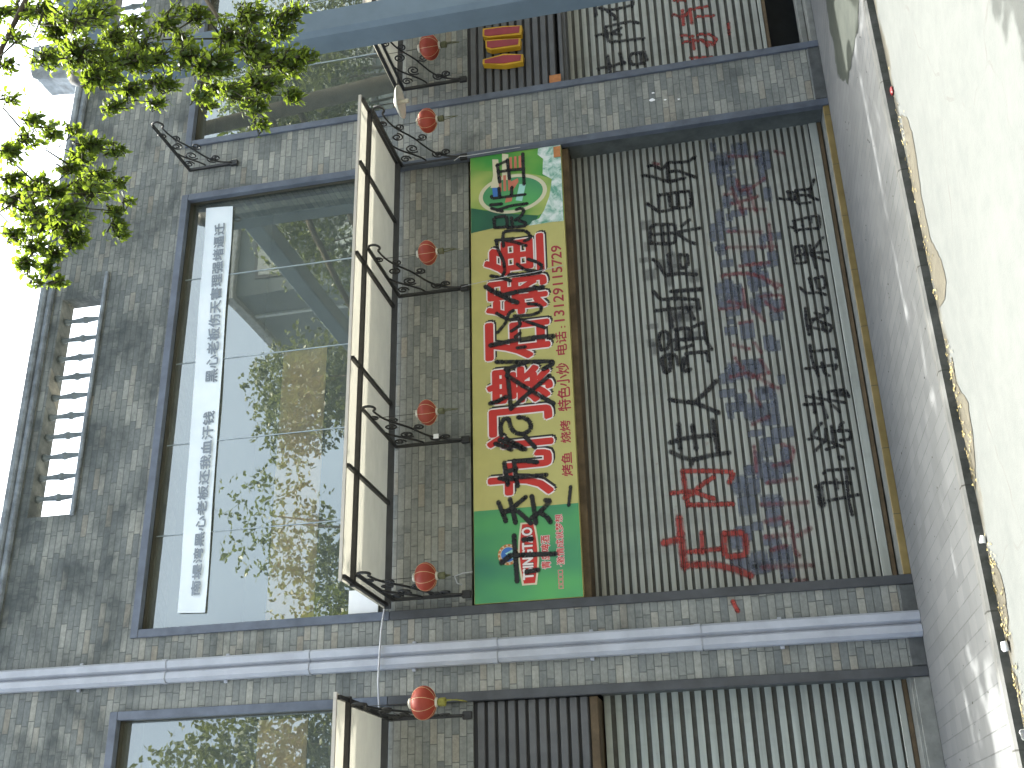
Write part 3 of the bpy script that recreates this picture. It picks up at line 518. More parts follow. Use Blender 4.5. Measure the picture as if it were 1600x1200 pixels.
LEAF_CLUSTERS = [[[3.414,-4.472,5.81],[0.122,0.16,0.197],35,0.052],[[3.173,-4.476,5.498],[0.148,0.158,0.169],50,0.052],[[2.464,-4.922,4.945],[0.13,0.149,0.167],55,0.052],[[2.277,-4.908,4.798],[0.102,0.123,0.145],40,0.052],[[2.937,-4.532,5.004],[0.18,0.15,0.12],35,0.052],[[3.144,-4.582,5.166],[0.102,0.133,0.164],35,0.052],[[2.303,-4.615,4.869],[0.037,0.06,0.082],13,0.052],[[2.452,-4.796,4.612],[0.11,0.129,0.147],35,0.052],[[2.953,-4.647,4.803],[0.098,0.098,0.098],15,0.052],[[2.39,-4.647,4.559],[0.066,0.098,0.129],23,0.052],[[2.706,-4.659,4.436],[0.132,0.122,0.113],15,0.052],[[2.24,-4.871,4.112],[0.104,0.122,0.139],30,0.052],[[2.567,-4.735,4.085],[0.163,0.145,0.127],35,0.052],[[2.463,-4.753,3.902],[0.177,0.142,0.106],45,0.052],[[2.862,-4.588,4.029],[0.094,0.122,0.15],30,0.052],[[2.848,-4.453,3.892],[0.132,0.132,0.132],35,0.052],[[2.94,-4.475,3.801],[0.076,0.095,0.114],18,0.052],[[2.339,-4.678,3.7],[0.105,0.114,0.123],30,0.052],[[2.32,-4.728,3.578],[0.069,0.069,0.069],15,0.052],[[2.106,-4.816,3.806],[0.085,0.11,0.136],35,0.052],[[1.963,-4.932,3.899],[0.073,0.087,0.1],23,0.052],[[1.842,-4.936,3.752],[0.046,0.059,0.072],18,0.052],[[1.884,-4.718,3.813],[0.03,0.032,0.034],8,0.052],[[1.992,-4.791,3.592],[0.053,0.043,0.033],10,0.052],[[2.134,-4.76,4.198],[0.042,0.059,0.077],10,0.052],[[2.275,-4.504,4.277],[0.022,0.026,0.029],5,0.052],[[2.935,-4.687,5.625],[0.103,0.103,0.103],10,0.052],[[2.743,-4.67,5.649],[0.081,0.091,0.102],8,0.052],[[2.327,-4.832,5.481],[0.096,0.096,0.096],8,0.052],[[1.993,-4.938,5.155],[0.054,0.091,0.127],15,0.052],[[2.035,-4.787,5.156],[0.044,0.059,0.074],10,0.052],[[1.86,-4.882,5.339],[0.08,0.086,0.091],15,0.052],[[2.1,-4.695,5.403],[0.046,0.08,0.114],10,0.052],[[1.844,-4.451,5.592],[0.085,0.12,0.154],35,0.052],[[1.79,-4.613,5.339],[0.067,0.099,0.13],25,0.052],[[1.527,-4.859,5.005],[0.07,0.078,0.087],20,0.052],[[1.959,-4.503,5.622],[0.058,0.068,0.078],15,0.052],[[2.213,-4.552,5.182],[0.031,0.042,0.053],8,0.052],[[2.061,-4.583,5.008],[0.06,0.095,0.13],20,0.052],[[2.05,-4.497,5.148],[0.053,0.074,0.095],15,0.052],[[1.996,-4.569,4.855],[0.029,0.048,0.066],8,0.052],[[1.93,-4.555,5.159],[0.037,0.056,0.075],13,0.052],[[1.672,-4.773,4.794],[0.049,0.086,0.122],15,0.052],[[1.837,-4.46,4.876],[0.044,0.044,0.044],8,0.052],[[1.872,-4.469,5.116],[0.067,0.09,0.112],20,0.052],[[1.372,-4.869,4.892],[0.075,0.106,0.136],40,0.052],[[1.553,-4.573,5.282],[0.091,0.119,0.146],35,0.052],[[1.367,-4.592,5.026],[0.057,0.067,0.078],18,0.052],[[1.434,-4.719,4.69],[0.027,0.038,0.048],8,0.052],[[1.367,-4.685,4.681],[0.027,0.031,0.034],5,0.052],[[1.283,-4.705,4.638],[0.024,0.035,0.047],8,0.052],[[1.55,-4.488,5.514],[0.068,0.081,0.094],18,0.052],[[1.286,-4.7,5.194],[0.063,0.076,0.088],18,0.052],[[1.337,-4.534,5.186],[0.057,0.068,0.079],15,0.052],[[1.126,-4.773,5.178],[0.048,0.059,0.069],13,0.052],[[1.248,-4.509,5.23],[0.043,0.054,0.065],10,0.052],[[1.155,-4.5,5.157],[0.028,0.032,0.036],8,0.052],[[1.032,-4.719,5.137],[0.028,0.04,0.052],5,0.052],[[1.527,-4.666,4.652],[0.021,0.021,0.021],3,0.052],[[2.795,-4.49,5.172],[0.08,0.09,0.1],20,0.052],[[2.777,-4.588,4.725],[0.116,0.126,0.136],23,0.052],[[2.532,-4.707,4.521],[0.093,0.093,0.093],20,0.052],[[2.699,-4.839,4.426],[0.111,0.12,0.13],23,0.052],[[2.418,-4.788,4.296],[0.108,0.108,0.108],23,0.052],[[2.933,-4.6,4.402],[0.096,0.106,0.116],20,0.052],[[2.279,-4.867,4.057],[0.104,0.104,0.104],23,0.052],[[2.38,-4.496,4.661],[0.045,0.06,0.075],10,0.052],[[2.87,-4.816,5.117],[0.137,0.167,0.196],30,0.052],[[2.92,-4.494,5.54],[0.104,0.124,0.145],23,0.052],[[2.468,-4.795,4.807],[0.112,0.13,0.149],30,0.052],[[2.447,-4.471,4.266],[0.074,0.083,0.093],18,0.052],[[2.46,-4.597,3.846],[0.126,0.135,0.144],30,0.052],[[3.133,-4.698,5.465],[0.083,0.124,0.165],20,0.052],[[3.177,-4.691,5.761],[0.084,0.084,0.084],13,0.052],[[2.4,-4.624,4.768],[0.075,0.084,0.094],18,0.052],[[1.441,-4.656,5.039],[0.106,0.141,0.177],25,0.052],[[1.462,-4.794,5.161],[0.106,0.132,0.159],25,0.052],[[1.495,-4.846,4.764],[0.102,0.119,0.137],18,0.052]]

# ================================================================== SETTING
KERB_Y = -2.62
ROAD_Z = -0.065
m = MB()
m.box(-60, 60, KERB_Y+.11, -.001, -.4, 0)
tag(m.build('pavement', M['pavement']), kind='structure')
m = MB()
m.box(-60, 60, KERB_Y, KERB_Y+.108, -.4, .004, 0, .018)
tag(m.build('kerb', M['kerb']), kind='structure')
m = MB()
m.box(-60, 60, -11.5, KERB_Y+.02, -.5, ROAD_Z)
tag(m.build('road', M['road']), kind='structure')
m = MB()
m.box(-60, 60, -15.5, -11.5, -.5, .05)
tag(m.build('far_pavement', M['pavement']), kind='structure')
m = MB()
m.add([(-400, -400, -.51), (400, -400, -.51), (400, 400, -.51), (-400, 400, -.51)], [(0, 1, 2, 3)])
tag(m.build('ground', paint('dusty_ground', (.20, .19, .16), .95, .2, .3)), kind='structure')

def sheet(name, outline, z, mat, rough=.02, seed=1):
    """thin patch lying on the ground with a ragged outline"""
    rnd = random.Random(seed)
    pts = []
    n = len(outline)
    for i in range(n):
        a = Vector((*outline[i], 0)); b = Vector((*outline[(i+1) % n], 0))
        k = max(2, int((b-a).length/.05))
        for q in range(k):
            p = a.lerp(b, q/k)
            pts.append((p.x + rnd.uniform(-rough, rough), p.y + rnd.uniform(-rough, rough)))
    mb = MB()
    mb.add([(x, y, z) for x, y in pts], [tuple(range(len(pts)))])
    o = mb.build(name, mat)
    if o.data.polygons[0].normal.z < 0: o.data.flip_normals()
    return tag(o, kind='structure')
for i, ol in enumerate(MUD):
    sheet('gutter_silt', [(x, min(y, KERB_Y-.012)) for x, y in ol], ROAD_Z+.004, M['mud'], .012, 20+i)
sheet('damp_patch', DAMP, .004, M['damp'], .03, 9)

# ================================================================== THE ROW OF SHOPS
BW, PITCH = 5.0, 5.68
BAYS = [(-PITCH, 7.25, 'left'), (0.0, 7.14, 'main'), (PITCH, 7.18, 'right')]
shop = empty('brick_shop_building', (2.5, 0, 0),
             'grey brick two-storey row of shops with big upstairs windows and roller shutters', 'building')
XL, XR = -8.0, 16.0
m = MB()
T = .24                                             # thickness of the facing wall
# piers, from ground to window head
edges = [(XL, -PITCH)] + [(b + BW, b + PITCH) for b, _, _ in BAYS[:2]] + [(PITCH + BW, XR)]
for x0, x1 in edges:
    m.box(x0, x1, 0, .6, 0, 7.10)
# brick infill between shop front and window
for b, top, kind in BAYS:
    m.box(b, b+BW, .055, .30, 3.80, 4.62)
    m.box(b, b+BW, .0, .6, top, 7.42)
    for x0, x1 in ((b+BW, b+PITCH),):
        pass
m.box(XL, -PITCH, 0, .6, 7.10, 7.42)
for b, top, kind in BAYS:
    m.box(b+BW, b+PITCH if kind != 'right' else XR, 0, .6, 7.10, 7.42)
# upper wall up to the parapet openings
m.box(XL, XR, 0, .22, 7.42, 7.985)
PX0, PX1, PZ0, PZ1 = 1.31, 3.85, 7.985, 8.485
QX0, QX1 = 7.0, 9.55                                # the next run of parapet openings, behind the leaves
for x0, x1 in ((XL, PX0), (PX1, QX0), (QX1, XR)):
    m.box(x0, x1, 0, .22, PZ0, PZ1)
m.box(XL, XR, .0, .22, PZ1, 8.60)
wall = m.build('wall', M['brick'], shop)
# rear of the building: side, back, roof and floors
m = MB()
m.box(XL, XR, .62, .82, 2.8, 4.55); m.box(XL, XR, 5.8, 6.0, 0, 7.4)
m.box(XL, XL+.2, .82, 5.8, 0, 7.4); m.box(XR-.2, XR, .82, 5.8, 0, 7.4)
m.box(XL, XR, .6, 6.0, 7.44, 7.6); m.box(XL, XR, .62, 5.8, 4.40, 4.548)
m.box(XL+.2, XR-.2, 2.9, 3.0, 4.55, 7.42)
m.build('inner_structure', M['interior'], shop)
m = MB(); m.box(XL, XR, .22, 6.0, 7.605, 7.66); m.build('roof', M['roofing'], shop)
# coping: slate course with small tile ends
m = MB()
m.box(XL, XR, -.05, .27, 8.602, 8.66, 0, .01)
m.box(XL, XR, -.085, .305, 8.662, 8.74, 0, .015)
m.build('coping', M['slate'], shop)
# slate edging under the openings (sill) and shading rebate
m = MB()
m.box(PX0-.02, PX1+.28, -.035, -.002, PZ0-.045, PZ0-.002, 0, .008)
m.build('parapet_sill', M['slate'], shop)
# vase-shaped balusters
prof = [(.050, 0), (.050, .03), (.036, .05), (.030, .09), (.034, .14), (.040, .19), (.044, .225), (.056, .235), (.056, .262), (.044, .272),
        (.040, .31), (.034, .36), (.030, .41), (.036, .45), (.052, .47), (.052, .5)]
pitch = (PX1-PX0)/11
for run0 in (PX0, QX0):
    for i in range(1, 11):
        m = MB()
        # tile vases with flared ends: flattened lathe
        cx = run0 + i*pitch
        m.lathe([(r*.76, PZ0+z) for r, z in prof], cx, .11, 14)
        m.build('baluster', M['vase_tile'], shop)
# raised gable pier with a curved tile cap, half hidden in the leaves
m = MB()
m.prism_y([(6.99, 8.742), (7.02, 8.95), (7.06, 9.15), (7.07, 9.32), (7.12, 9.40), (7.22, 9.44), (7.62, 9.47), (7.62, 8.742)], -.05, .27)
m.build('parapet_pier', M['slate'], shop)

# steel surrounds, windows, shutters, doorsteps -- one set per bay
def slats(x0, x1, z0, z1, pitch, face, y, depth, mi=0):
    """profile of a roller shutter: flat slat faces with a groove between"""
    prof = []
    z = z0
    while z < z1 - 1e-6:
        a = min(z + pitch*(1-face)*.5, z1); b = min(z + pitch*(1+face)*.5, z1); c = min(z + pitch, z1)
        bow = .003
        prof += [(y+depth, z), (y+depth, max(z, a-.004)), (y+.0015, a), (y-bow*0, (a*2+b)/3), (y-bow*0, (a+b*2)/3), (y+.0015, b), (y+depth, min(b+.004, z1))]
        z += pitch
    n = len(prof)
    vs = [(x0, p[0], p[1]) for p in prof] + [(x1, p[0], p[1]) for p in prof]
    mb = MB(); mb.add(vs, [])
    for i in range(n-1):
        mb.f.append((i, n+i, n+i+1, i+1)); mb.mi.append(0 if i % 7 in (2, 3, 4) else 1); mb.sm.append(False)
    return mb

SH_Y = .30
MAIN_PITCH, MAIN_FACE = .0705, .60
shutters = {}
for b, top, kind in BAYS:
    x0, x1 = b, b+BW
    # steel channel that edges the whole opening, proud of the brick
    m = MB()
    lip = .075
    zl = 4.56 if kind == 'main' else 0.0; zr_ = 4.56 if kind == 'left' else 0.0
    m.box(x0-.004, x0+lip, -.028, .045, zl, top-.078, 0, .004)
    m.box(x1-lip, x1+.004, -.028, .045, zr_, top-.078, 0, .004)
    m.box(x0-.004, x1+.004, -.028, .045, top-.076, top+.004, 0, .004)
    m.build('steel_surround', M['steel_trim'] if kind != 'left' else M['steel_trim'], shop)
    if zl or zr_:
        m = MB()
        if zl: m.box(x0-.004, x0+lip, -.026, .045, 0.0, zl-.003, 0, .004)
        else: m.box(x1-lip, x1+.004, -.026, .045, 0.0, zr_-.003, 0, .004)
        m.build('steel_jamb', M['dark_steel'], shop)
    # reveals lining the recess beside the shutter
    for ra, rb2 in ((x0+.002, x0+.05), (x1-.05, x1-.002)):
        m = MB(); m.box(ra, rb2, .047, .36, 0.062, 2.695); m.build('shutter_jamb', M['jamb'], shop)
    # window
    fz0 = 4.625
    m = MB()
    fw = .038
    m.box(x0+.01, x0+fw, .09, .15, fz0, top-.01); m.box(x1-fw, x1-.01, .09, .15, fz0, top-.01)
    m.box(x0+fw, x1-fw, .09, .15, top-.084, top-.01); m.box(x0+fw, x1-fw, .09, .15, fz0, fz0+.06)
    m.box(x0+.002, x0+.076, .047, .09, fz0, top-.08); m.box(x1-.076, x1-.002, .047, .09, fz0, top-.08)
    m.box(x0+.076, x1-.076, .047, .09, top-.082, top-.076)
    win = m.build('window', M['window_frame'], shop)
    js = [1.024, 1.993, 2.925, 3.955]
    xs = [fw] + js + [BW-fw]
    m = MB()
    rnd = random.Random(int(b*10)+77)
    for i in range(5):
        ta, tb_ = rnd.uniform(-.0016, .0016), rnd.uniform(-.0012, .0012)
        a, c = x0+xs[i]+.004, x0+xs[i+1]-.004
        m.add([(a, .11-ta, fz0+.06), (c, .11+ta, fz0+.06), (c, .11+ta+tb_, top-.084), (a, .11-ta+tb_, top-.084)], [(0, 1, 2, 3)])
    m.build('glass', M['glass'], win)
    m = MB()
    for j in js: m.box(x0+j-.0042, x0+j+.0042, .102, .118, fz0+.06, top-.084)
    m.build('glazing_joint', M['silicone'], win)
    # beam over the shutter
    m = MB()
    if kind == 'right': m.box(x0+.078, x1-.078, .06, .42, 2.70, 2.745, 0, .006); m.box(x0+.078, x1-.078, .10, .42, 2.662, 2.698)
    else: m.box(x0+.078, x1-.078, .06, .42, 2.702, 2.775, 0, .006)
    m.build('shutter_beam', M['brown_beam'] if kind != 'right' else M['louvre'], shop)
    # doorstep
    m = MB(); m.box(x0+.002, x1-.002, .03, .62, 0, .058); m.build('doorstep', M['step_top'], shop)
    if kind == 'main':
        m = MB(); m.box(x0+.078, x1-.078, -.012, .028, 0, .061, 0, .004); m.build('step_edge', M['yellow_step'], shop)
        z0 = .19; zr = .07
        sm = slats(x0+.05, x1-.05, z0, 2.70, MAIN_PITCH, MAIN_FACE, SH_Y, .016)
    elif kind == 'left':
        m = MB(); m.box(x0+.078, x1-.078, -.008, .028, 0, .12, 0, .004); m.box(x0+.05, x1-.05, .03, .4, .058, .14); m.build('step_edge', M['step_top'], shop)
        z0 = .24; zr = .142
        sm = slats(x0+.05, x1-.05, z0, 2.70, .0985, .58, SH_Y, .022)
    else:
        m = MB(); m.box(x0+.078, x1-.078, -.008, .028, 0, .06, 0, .004); m.box(x0+.05, x1-.05, .2, .36, .058, .13, 0, .01); m.build('step_edge', M['step_top'], shop)
        z0 = .52; zr = .44
        sm = slats(x0+.05, x1-.05, z0, 2.66, .0865, .6, SH_Y, .018)
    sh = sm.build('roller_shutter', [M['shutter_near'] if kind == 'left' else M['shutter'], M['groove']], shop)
    shutters[kind] = sh
    m = MB()
    m.box(x0+.05, x1-.05, SH_Y-.012, SH_Y+.03, zr+.042, z0, 0, .004)
    m.build('bottom_rail', M['shutter_rail'], sh)
    m = MB()
    m.box(x0+.05, x1-.05, SH_Y-.006, SH_Y+.03, zr, zr+.040, 0, .003)
    m.build('rail_seal', M['brown_beam'], sh)
    # dark space behind a shutter that is not fully down
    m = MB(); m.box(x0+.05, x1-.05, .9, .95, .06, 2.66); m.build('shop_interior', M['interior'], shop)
    if kind != 'main':
        # slatted sign backing instead of a printed board
        m = MB(); m.box(x0+.078, x1-.078, .075, .12, 2.78, 3.80, 0); lv = m.build('slat_backing', M['louvre_gap'], shop)
        z = 2.79
        m = MB()
        while z < 3.78:
            m.box(x0+.078, x1-.078, .045, .074, z, z+.062, 0, .006)
            z += .0905
        m.build('slat', M['louvre'], lv)
    # plinth blocks at the feet of the piers
for x0, x1 in ((-.68+.01, -.012), (5.0+.012, 5.68-.012)):
    m = MB(); m.box(x0, x1, -.022, -.002, 0, .12, 0, .004); m.build('plinth', M['stone'], shop)

# raised letters of the right-hand shop
for outline in CHUAN:
    m = MB(); m.prism_y(outline, -.03, .044)
    cx = sum(p[0] for p in outline)/len(outline); cz = sum(p[1] for p in outline)/len(outline)
    o = m.build('raised_letter', M['yellow_edge'], shop)
    m = MB(); m.prism_y([(cx+(px-cx)*.70, cz+(pz-cz)*.90) for px, pz in outline], -.036, -.0302)
    m.build('letter_face', M['red_fill'], o)

# downpipe: two shallow ribs with a valley between, in sleeved lengths
m = MB()
def pipe_prof(x0, x1, g=0.0):
    w = x1-x0
    return [(x0-g, -.004), (x0-g, -.075-g), (x0+w*.14, -.112-g), (x0+w*.40, -.105-g), (x0+w*.52, -.062-g), (x0+w*.63, -.105-g), (x0+w*.90, -.112-g), (x1+g, -.08-g), (x1+g, -.004)]
joints = [0.0, 1.768, 3.533, 5.274, 6.686, 8.60]
for i in range(5):
    m.prism_z(pipe_prof(-.447, -.239), joints[i]+.004, joints[i+1]-.004)
    if i: m.prism_z(pipe_prof(-.445, -.241, -.004), joints[i]-.006, joints[i]+.006)
    if i: m.prism_z(pipe_prof(-.447, -.239, .004), joints[i]+.008, joints[i]+.06)
dp = m.build('downpipe', M['downpipe'], shop)
for z in (1.1, 2.7, 4.3, 6.1, 7.6):
    for xa in (-.475, -.238):
        m = MB(); m.box(xa, xa+.027, -.03, -.002, z, z+.035, 0, .004); m.build('pipe_clip', M['downpipe'], dp)
# paper stickers, lime splashes
m = MB(); a = STICKER_A; m.box(a[0], a[1], .036, .044, a[2], a[3]); m.build('paper_sticker', M['sticker'], shop)
for px, pz, s in ((5.33, 1.76, .05), (5.31, 1.63, .02), (5.42, 1.75, .022), (5.29, 1.49, .018)):
    rnd = random.Random(int(px*1000+pz*77))
    pts = []
    for k in range(9):
        t = 2*PI*k/9; r = s*rnd.uniform(.4, 1)
        pts.append((px+r*.6*math.cos(t), -.002, pz+r*math.sin(t)))
    m = MB(); m.add(pts, [tuple(range(9))]); m.build('plaster_splash', M['white_sheet'], shop)

# ------------------------------------------------------------------ things behind / on the glass
m = MB(); m.box(.09, 2.95, .135, .15, 5.36, 5.84)
tag(m.build('fibreboard_sheet', M['board_brown']), 'long brown board standing behind the big upstairs window above the sign', 'board')
m = MB(); m.box(-5.5, -.80, .135, .15, 5.36, 5.84)
tag(m.build('fibreboard_sheet', M['board_brown']), 'long brown board standing behind the upstairs window left of the downpipe', 'board')
m = MB(); m.box(.098, .318, .072, .083, 4.70, 4.99, 0, .003)
tag(m.build('white_sheet', M['white_sheet']), 'small white panel in the lower left corner of the window above the awning', 'panel')

# ================================================================== LETTERING AND SPRAY HELPERS
def glyph_mesh(body, weight=0.0, res=3):
    c = bpy.data.curves.new('lettering', 'FONT')
    c.body = body; c.size = 1.0; c.offset = weight; c.resolution_u = res
    o = bpy.data.objects.new('lettering', c)
    COL.objects.link(o)
    dg = bpy.context.evaluated_depsgraph_get()
    me = bpy.data.meshes.new_from_object(o.evaluated_get(dg))
    bpy.data.objects.remove(o); bpy.data.curves.remove(c)
    vs = [tuple(v.co) for v in me.vertices]; fs = [tuple(p.vertices) for p in me.polygons]
    bpy.data.meshes.remove(me)
    return vs, fs

def fit_text(mb, body, x0, x1, z0, z1, y, weight=0.0, mi=0, grow=0.0, dx=0.0, dz=0.0, shear=0.0):
    """writes body into the rectangle, facing -Y; the fit is that of the plain glyph so that outlines register"""
    v0, fs = glyph_mesh(body, 0.0)
    ax = min(v[0] for v in v0); bx = max(v[0] for v in v0); ay = min(v[1] for v in v0); by = max(v[1] for v in v0)
    sx = (x1-x0)/(bx-ax); sz = (z1-z0)/(by-ay)
    # the printed face is heavier than the plain glyph: lay it down several times, slightly shifted
    shifts = [(0.0, 0.0)]
    for w in ([weight] if weight < .03 else [weight*.5, weight]):
        if w > 0: shifts += [(w*math.cos(a), w*math.sin(a)) for a in [2*PI*k/8 for k in range(8)]]
    hgt = z1-z0
    for k, (ox_, oz_) in enumerate(shifts):
        out = []
        for v in v0:
            out.append((x0+(v[0]-ax)*sx+dx+ox_*hgt, y-.000025*k, z0+(v[1]-ay)*sz+dz+oz_*hgt))
        mb.add(out, fs, mi)

def spray_material(name, col, solid=.95, soft=.55):
    t = NT(name)
    at = t.n('ShaderNodeAttribute'); at.attribute_name = 'edge'
    e = t.math('ABSOLUTE', at.outputs['Fac'])
    nz = t.noise(42, 4, .7)
    e = t.math('ADD', e, t.math('MULTIPLY', t.math('SUBTRACT', nz, .5), .55))
    a = t.ramp(e, [(soft, solid), (1.0, 0.0)])
    a = t.math('MULTIPLY', a, t.ramp(t.noise(7, 4, .65), [(.25, .6), (.55, 1.0)]))
    p = t.principled(t.ramp(t.noise(12, 3), [(.3, tuple(c*.8 for c in col)), (.7, tuple(min(1, c*1.25) for c in col))]), .55, 0, None, .4)
    tr = t.n('ShaderNodeBsdfTransparent')
    mx = t.n('ShaderNodeMixShader')
    t.put(mx.inputs[0], a)
    t.t.links.new(tr.outputs[0], mx.inputs[1]); t.t.links.new(p, mx.inputs[2])
    return t.done(mx.outputs[0])
M['spray_black'] = spray_material('black_spray_paint', (.018, .018, .020), .88, .45)
M['spray_red'] = spray_material('red_spray_paint', (.30, .04, .033), .85, .45)
M['spray_faded'] = spray_material('faded_red_spray_paint', (.22, .065, .075), .5, .25)
M['spray_grey'] = spray_material('blue_grey_roller_paint', (.125, .14, .18), .72, .45)
M['spray_smoke'] = spray_material('thin_black_overspray', (.05, .05, .055), .42, .2)

def clip(poly, z, keep_above):
    out = []
    n = len(poly)
    for i in range(n):
        a = poly[i]; b = poly[(i+1) % n]
        ia = (a[1] >= z) == keep_above; ib = (b[1] >= z) == keep_above
        if ia: out.append(a)
        if ia != ib:
            t = (z-a[1])/(b[1]-a[1])
            out.append(tuple(a[k]+(b[k]-a[k])*t for k in range(3)))
    return out

def bands_for(z0, z1, pitch, face):
    out = []
    z = z0
    while z < z1:
        out.append((z+pitch*(1-face)*.5, z+pitch*(1+face)*.5, 0))
        z += pitch
    return out

class Spray:
    """soft-edged paint laid on a flat board or on the slat faces of a shutter"""
    def __init__(s, y, bands=None, groove=None):
        s.y = y; s.bands = bands; s.groove = groove
        s.mb = MB(); s.mb.at = []; s.k = 0
    def poly(s, pts):
        zs = [p[1] for p in pts]
        lo, hi = min(zs), max(zs)
        s.k = (s.k+1) % 14
        dy = -.0008 - s.k*.00009
        if not s.bands:
            s.emit(pts, s.y+dy); return
        for i, (a, b, _) in enumerate(s.bands):
            if b < lo or a > hi: continue
            q = clip(clip(pts, a, True), b, False) if lo < a or hi > b else pts
            if len(q) >= 3: s.emit(q, s.y+dy)
        if s.groove:
            for i in range(len(s.bands)-1):
                a, b = s.bands[i][1]+.004, s.bands[i+1][0]-.004
                if b < lo or a > hi: continue
                q = clip(clip(pts, a, True), b, False)
                if len(q) >= 3: s.emit(q, s.y+s.groove+dy)
    def emit(s, q, y):
        n = len(s.mb.v)
        s.mb.v.extend((p[0], y, p[1]) for p in q); s.mb.at.extend(p[2] for p in q)
        # wind towards -Y
        ar = sum(q[i][0]*q[(i+1) % len(q)][1]-q[(i+1) % len(q)][0]*q[i][1] for i in range(len(q)))
        idx = list(range(n, n+len(q)))
        if ar < 0: idx.reverse()
        s.mb.f.append(tuple(idx)); s.mb.mi.append(0); s.mb.sm.append(False)
    def disc(s, c, r, seg=10):
        for i in range(seg):
            a, b = 2*PI*i/seg, 2*PI*(i+1)/seg
            s.poly([(c[0], c[1], 0.0), (c[0]+r*math.cos(a), c[1]+r*math.sin(a), 1.0), (c[0]+r*math.cos(b), c[1]+r*math.sin(b), 1.0)])
    def stroke(s, pts, w, rnd):
        # smooth the traced line a little
        P = [Vector(p) for p in pts]
        if len(P) > 2:
            Q = [P[0]]
            for i in range(len(P)-1):
                p0 = P[max(i-1, 0)]; p1 = P[i]; p2 = P[i+1]; p3 = P[min(i+2, len(P)-1)]
                for k in range(1, 5):
                    t = k/4
                    cr = .5*(2*p1+(p2-p0)*t+(2*p0-5*p1+4*p2-p3)*t*t+(3*p1-p0-3*p2+p3)*t**3)
                    Q.append(p1.lerp(p2, t)*.65+cr*.35)
            P = Q
        h = w*.62
        for i in range(len(P)-1):
            a, b = P[i], P[i+1]
            d = b-a
            if d.length < 1e-4: continue
            n = Vector((-d.y, d.x)).normalized()*h
            s.poly([(a.x+n.x, a.y+n.y, 1.0), (a.x, a.y, 0.0), (b.x, b.y, 0.0), (b.x+n.x, b.y+n.y, 1.0)])
            s.poly([(a.x, a.y, 0.0), (a.x-n.x, a.y-n.y, 1.0), (b.x-n.x, b.y-n.y, 1.0), (b.x, b.y, 0.0)])
        for c in (P[0], P[-1]): s.disc(c, h)
        for c in P[1:-1]: s.disc(c, h, 7) if len(pts) > 2 and rnd.random() < .4 else None
    def smear(s, x, z, w, h):
        """a pass of a paint roller or rag, running along the slats"""
        n = 6
        for i in range(n):
            z0 = z-h/2+h*i/n; z1 = z0+h/n
            e0 = abs(i/n*2-1)*.8; e1 = abs((i+1)/n*2-1)*.8
            s.poly([(x-w/2, z0, max(e0, .9)), (x-w*.3, z0, e0*.6), (x-w*.3, z1, e1*.6), (x-w/2, z1, max(e1, .9))])
            s.poly([(x-w*.3, z0, e0*.6), (x+w*.3, z0, e0*.6), (x+w*.3, z1, e1*.6), (x-w*.3, z1, e1*.6)])
            s.poly([(x+w*.3, z0, e0*.6), (x+w/2, z0, max(e0, .9)), (x+w/2, z1, max(e1, .9)), (x+w*.3, z1, e1*.6)])
    def build(s, name, mat, parent): return s.mb.build(name, mat, parent)

# graffiti on the main shutter (parts of the shutter)
rnd = random.Random(3)
mbands = bands_for(.19, 2.70, MAIN_PITCH, MAIN_FACE)
def written(strokes, gap=.012):
    """sorts the strokes into the characters they form: strokes that touch belong together"""
    bb = [(min(p[0] for p in q)-w*.6-gap, max(p[0] for p in q)+w*.6+gap, min(p[1] for p in q)-w*.6-gap, max(p[1] for p in q)+w*.6+gap) for w, q in strokes]
    lab = list(range(len(strokes)))
    for i in range(len(bb)):
        for j in range(i):
            a, b = bb[i], bb[j]
            if a[0] < b[1] and b[0] < a[1] and a[2] < b[3] and b[2] < a[3] and lab[i] != lab[j]:
                o_, n_ = lab[i], lab[j]
                lab = [n_ if l == o_ else l for l in lab]
    return [[s for s, l in zip(strokes, lab) if l == k] for k in sorted(set(lab))]
def spray_on(strokes, mat, parent, name, y, bands, groove, widen=1.0):
    for grp in written(strokes):
        s = Spray(y, bands, groove)
        for w, pts in grp: s.stroke(pts, w*widen, rnd)
        s.build(name, mat, parent)
s = Spray(SH_Y, mbands, .016)
for x, z, w, h in SMEARS: s.smear(x, z, w, h*1.5)
s.build('roller_paint', M['spray_grey'], shutters['main'])
s = Spray(SH_Y-.0015, mbands, .0145)
for x, z, w, h in DARK_SMEARS: s.smear(x, z, w, h*1.4)
s.build('overspray', M['spray_smoke'], shutters['main'])
spray_on(FADED_RED_SPRAY, M['spray_faded'], shutters['main'], 'faded_red_graffiti', SH_Y-.0025, mbands, .013, 1.5)
spray_on(RED_SPRAY, M['spray_red'], shutters['main'], 'red_graffiti', SH_Y-.0040, mbands, .012)
spray_on(BLACK_SPRAY, M['spray_black'], shutters['main'], 'black_graffiti', SH_Y-.0055, mbands, .011)
rb_ = bands_for(.52, 2.66, .0865, .6)
spray_on(RIGHT_RED_SPRAY, M['spray_red'], shutters['right'], 'red_graffiti', SH_Y-.0015, rb_, .016)
spray_on(RIGHT_BLACK_SPRAY, M['spray_black'], shutters['right'], 'black_graffiti', SH_Y-.003, rb_, .015)
spray_on(PIER_DAB, M['spray_red'], shop, 'red_paint_dab', -.0015, None, None)

